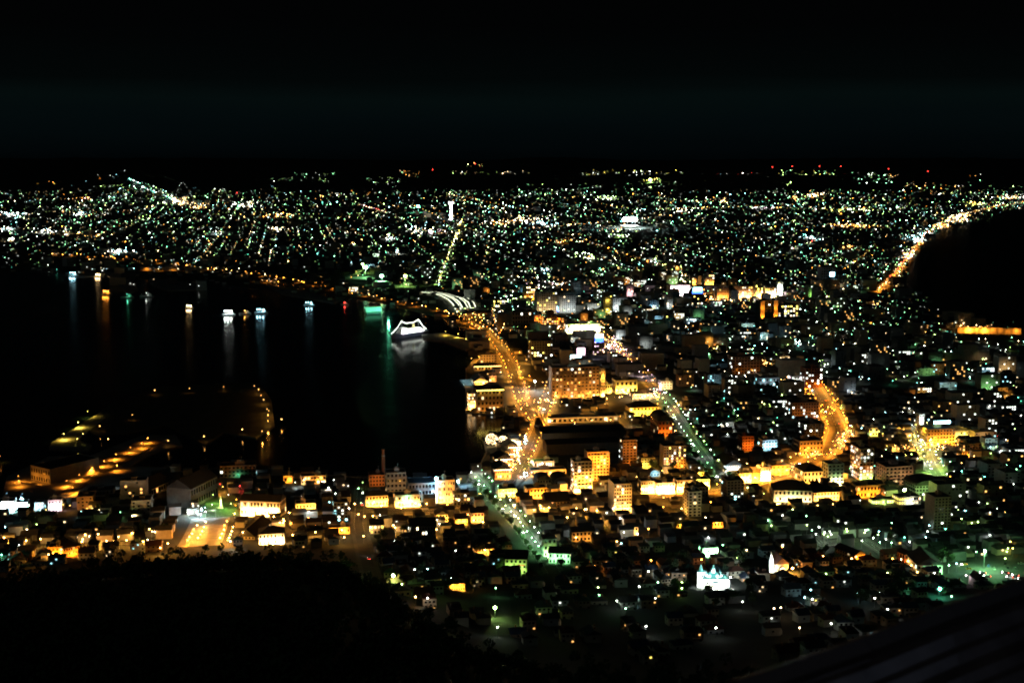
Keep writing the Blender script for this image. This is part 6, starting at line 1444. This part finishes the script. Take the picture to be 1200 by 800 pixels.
wood((780, 660, 900, 712), 22, "dark %s on the church slope", "trees of the church slope"); wood((1000, 655, 1200, 712), 20, "dark %s below car park", "trees below the car park"); wood((440, 625, 600, 700), 26, "dark %s in the dark gardens", "garden trees"); wood((950, 600, 1090, 660), 18, "%s in the hillside gardens", "garden trees", (0, 2, 4, 5)); wood((720, 548, 800, 556), 6, "%s behind the bright strip", "garden trees")
wood((0, 600, 200, 640), 12, "dark shore %s", "garden trees")
# the forest itself: a mass nobody could count
mb = MB(); fr = random.Random(5)
for _ in range(3600):
    y = fr.uniform(250, 1010) if fr.random() < .45 else fr.uniform(250, 600); px = fr.uniform(-160, 1360); u = (px - 600) / (FPX * .96); x = u * y; z = h(x, y)
    if y > 600:
        pp = to_px(Vector((x, y, z)))
        if pp[1] < interp(pp[0], EDGE) + 2: continue
    r = fr.uniform(2.2, 4.6); hgt = fr.uniform(7, 10.5)
    for k in range(34):
        d = Vector((fr.gauss(0, 1), fr.gauss(0, 1), fr.gauss(0, .9))).normalized() * fr.uniform(.5, 1.0); c = Vector((x + d.x * r, y + d.y * r, z + hgt * .62 + d.z * hgt * .36))
        a = Vector((fr.uniform(-1, 1), fr.uniform(-1, 1), fr.uniform(-1, 1))).normalized() * 1.0; b_ = a.orthogonal().normalized() * .75
        mb.face([c - a, c + b_, c + a, c - b_])
fo = mb.build("forest", LEAF); fo['kind'] = 'stuff'; fo['label'] = "black wooded mountainside in front of the town"

# ---------------------------------------------------------------- cars
def car_parts():
    mb = MB(); n = 9; prof = [(-2.1, .35, .78), (-2.05, .35, .9), (-1.1, .3, .98), (1.2, .3, 1.0), (2.0, .32, .92), (2.12, .36, .7)]
    k = 0
    for (x, z0, z1) in prof: mb.v += [(x, -.82, z0), (x, -.86, (z0 + z1) / 2), (x, -.78, z1), (x, .78, z1), (x, .86, (z0 + z1) / 2), (x, .82, z0)]
    for i in range(len(prof) - 1):
        for j in range(6): a = 6 * i + j; b_ = 6 * i + (j + 1) % 6; mb.f.append((a, b_, b_ + 6, a + 6)); mb.m.append(0)
    mb.f.append((5, 4, 3, 2, 1, 0)); mb.f.append(tuple(6 * (len(prof) - 1) + j for j in range(6))); mb.m += [0, 0]
    mb.v += [(-.5, -.66, 1.46), (1.1, -.66, 1.46), (1.1, .66, 1.46), (-.5, .66, 1.46)]; q = len(mb.v) - 4; mb.f.append((q, q + 1, q + 2, q + 3)); mb.m.append(0)
    body = mb
    g = MB(); a = [(-1.15, -.76, .97), (1.75, -.76, .97), (1.75, .76, .97), (-1.15, .76, .97)]; t = [(-.5, -.65, 1.45), (1.1, -.65, 1.45), (1.1, .65, 1.45), (-.5, .65, 1.45)]
    for i in range(4): g.face([a[i], a[(i + 1) % 4], t[(i + 1) % 4], t[i]])
    wv = MB(); wv.lathe([(.2, -.11), (.32, -.1), (.32, .1), (.2, .11)], 10)
    wmesh = wv.mesh("wheel", mat("tyre_rubber", (.02, .02, .02), .9, .1, 1)); 
    return body, g.mesh("glass", GLASS), wmesh
CB, CGL, CWH = car_parts()
CARCOL = {'white': (.7, .7, .7), 'black': (.02, .02, .022), 'silver': (.4, .41, .42), 'red': (.35, .03, .03), 'blue': (.04, .07, .2), 'yellow': (.6, .4, .05)}
CBM = {k: CB.mesh("body", mat("car_paint_" + k, v, .3, .05, 1)) for k, v in CARCOL.items()}
hb = MB(); hb.ball((0, 0, 0), .22, 0, 8, 5); HL = hb.mesh("headlight", lampmat('white', 60)); tb = MB(); tb.ball((0, 0, 0), .17, 0, 6, 4); TL = tb.mesh("tail_light", lampmat('red', 20))
def car(x, y, yw, col, lit, where):
    root = empty("car", (x, y, h(x, y) + .32), yw); link("body", CBM[col], root); link("glass", CGL, root)
    for sx in (-1.3, 1.35):
        for sy in (-.8, .8): w_ = link("wheel", CWH, root, (sx, sy, .32)); w_.rotation_euler = (math.pi / 2, 0, 0)
    if lit:
        for sy in (-.6, .6): link("headlight", HL, root, (-2.2, sy, .68)); link("tail_light", TL, root, (2.16, sy, .75))
        spot(root, (-2.3, 0, .8), 'white', 3.5, 75, (-9, 0, 0), .15)
    later(root, "%s %scar %s" % (col, "headlit " if lit else "parked ", where), "car", "cars")
for (px, py, yw, col, lit) in ((1152, 672, -25, 'white', True), (1157, 676, -25, 'silver', True), (1178, 672, -28, 'white', True), (1183, 677, -28, 'white', True), (1190, 675, -28, 'silver', True), (1197, 679, -28, 'white', True), (1165, 667, 80, 'white', False), (1181, 666, 70, 'black', False), (1178, 661, 70, 'black', False), (1190, 667, 85, 'silver', False), (1158, 664, 75, 'blue', False), (1130, 662, 10, 'yellow', True), (1135, 667, 10, 'yellow', False), (1196, 661, 0, 'white', False), (1203, 672, 0, 'red', False)):
    P = at(px, py); car(P.x, P.y, R(yw), col, lit, "in the car park")
for key, n, wh in (('blvd', 4, "on the boulevard"), ('tram', 8, "on the avenue"), ('curve', 8, "on the orange curve"), ('shed', 5, "on the warehouse road"), ('neon', 3, "by the orange store"), ('slope', 2, "on the side street")):
    P, N, w = ROADS[key]
    for k in range(n):
        i = int(len(P) * (k + .5) / n); s = rnd.choice((-1, 1)); q = P[i] + N[i] * s * w * .22; t = P[min(i + 1, len(P) - 1)] - P[i - 1]
        car(q.x, q.y, math.atan2(t.y, t.x) + (0 if s > 0 else math.pi), rnd.choice(list(CARCOL)), True, wh)
# coloured light in the green lane and on the lower boulevard foot
settle_labels()
print("LIGHTS", NL[0], "OBJECTS", len(bpy.data.objects), "NEARLAMPS", len(NEAR), "REST", len(REST), "HOUSES", len(HOUSES), len(FARHOUSES), "MIDS", len(mids), "far d", HOUSES[-1][0], NEAR[-1][:2])
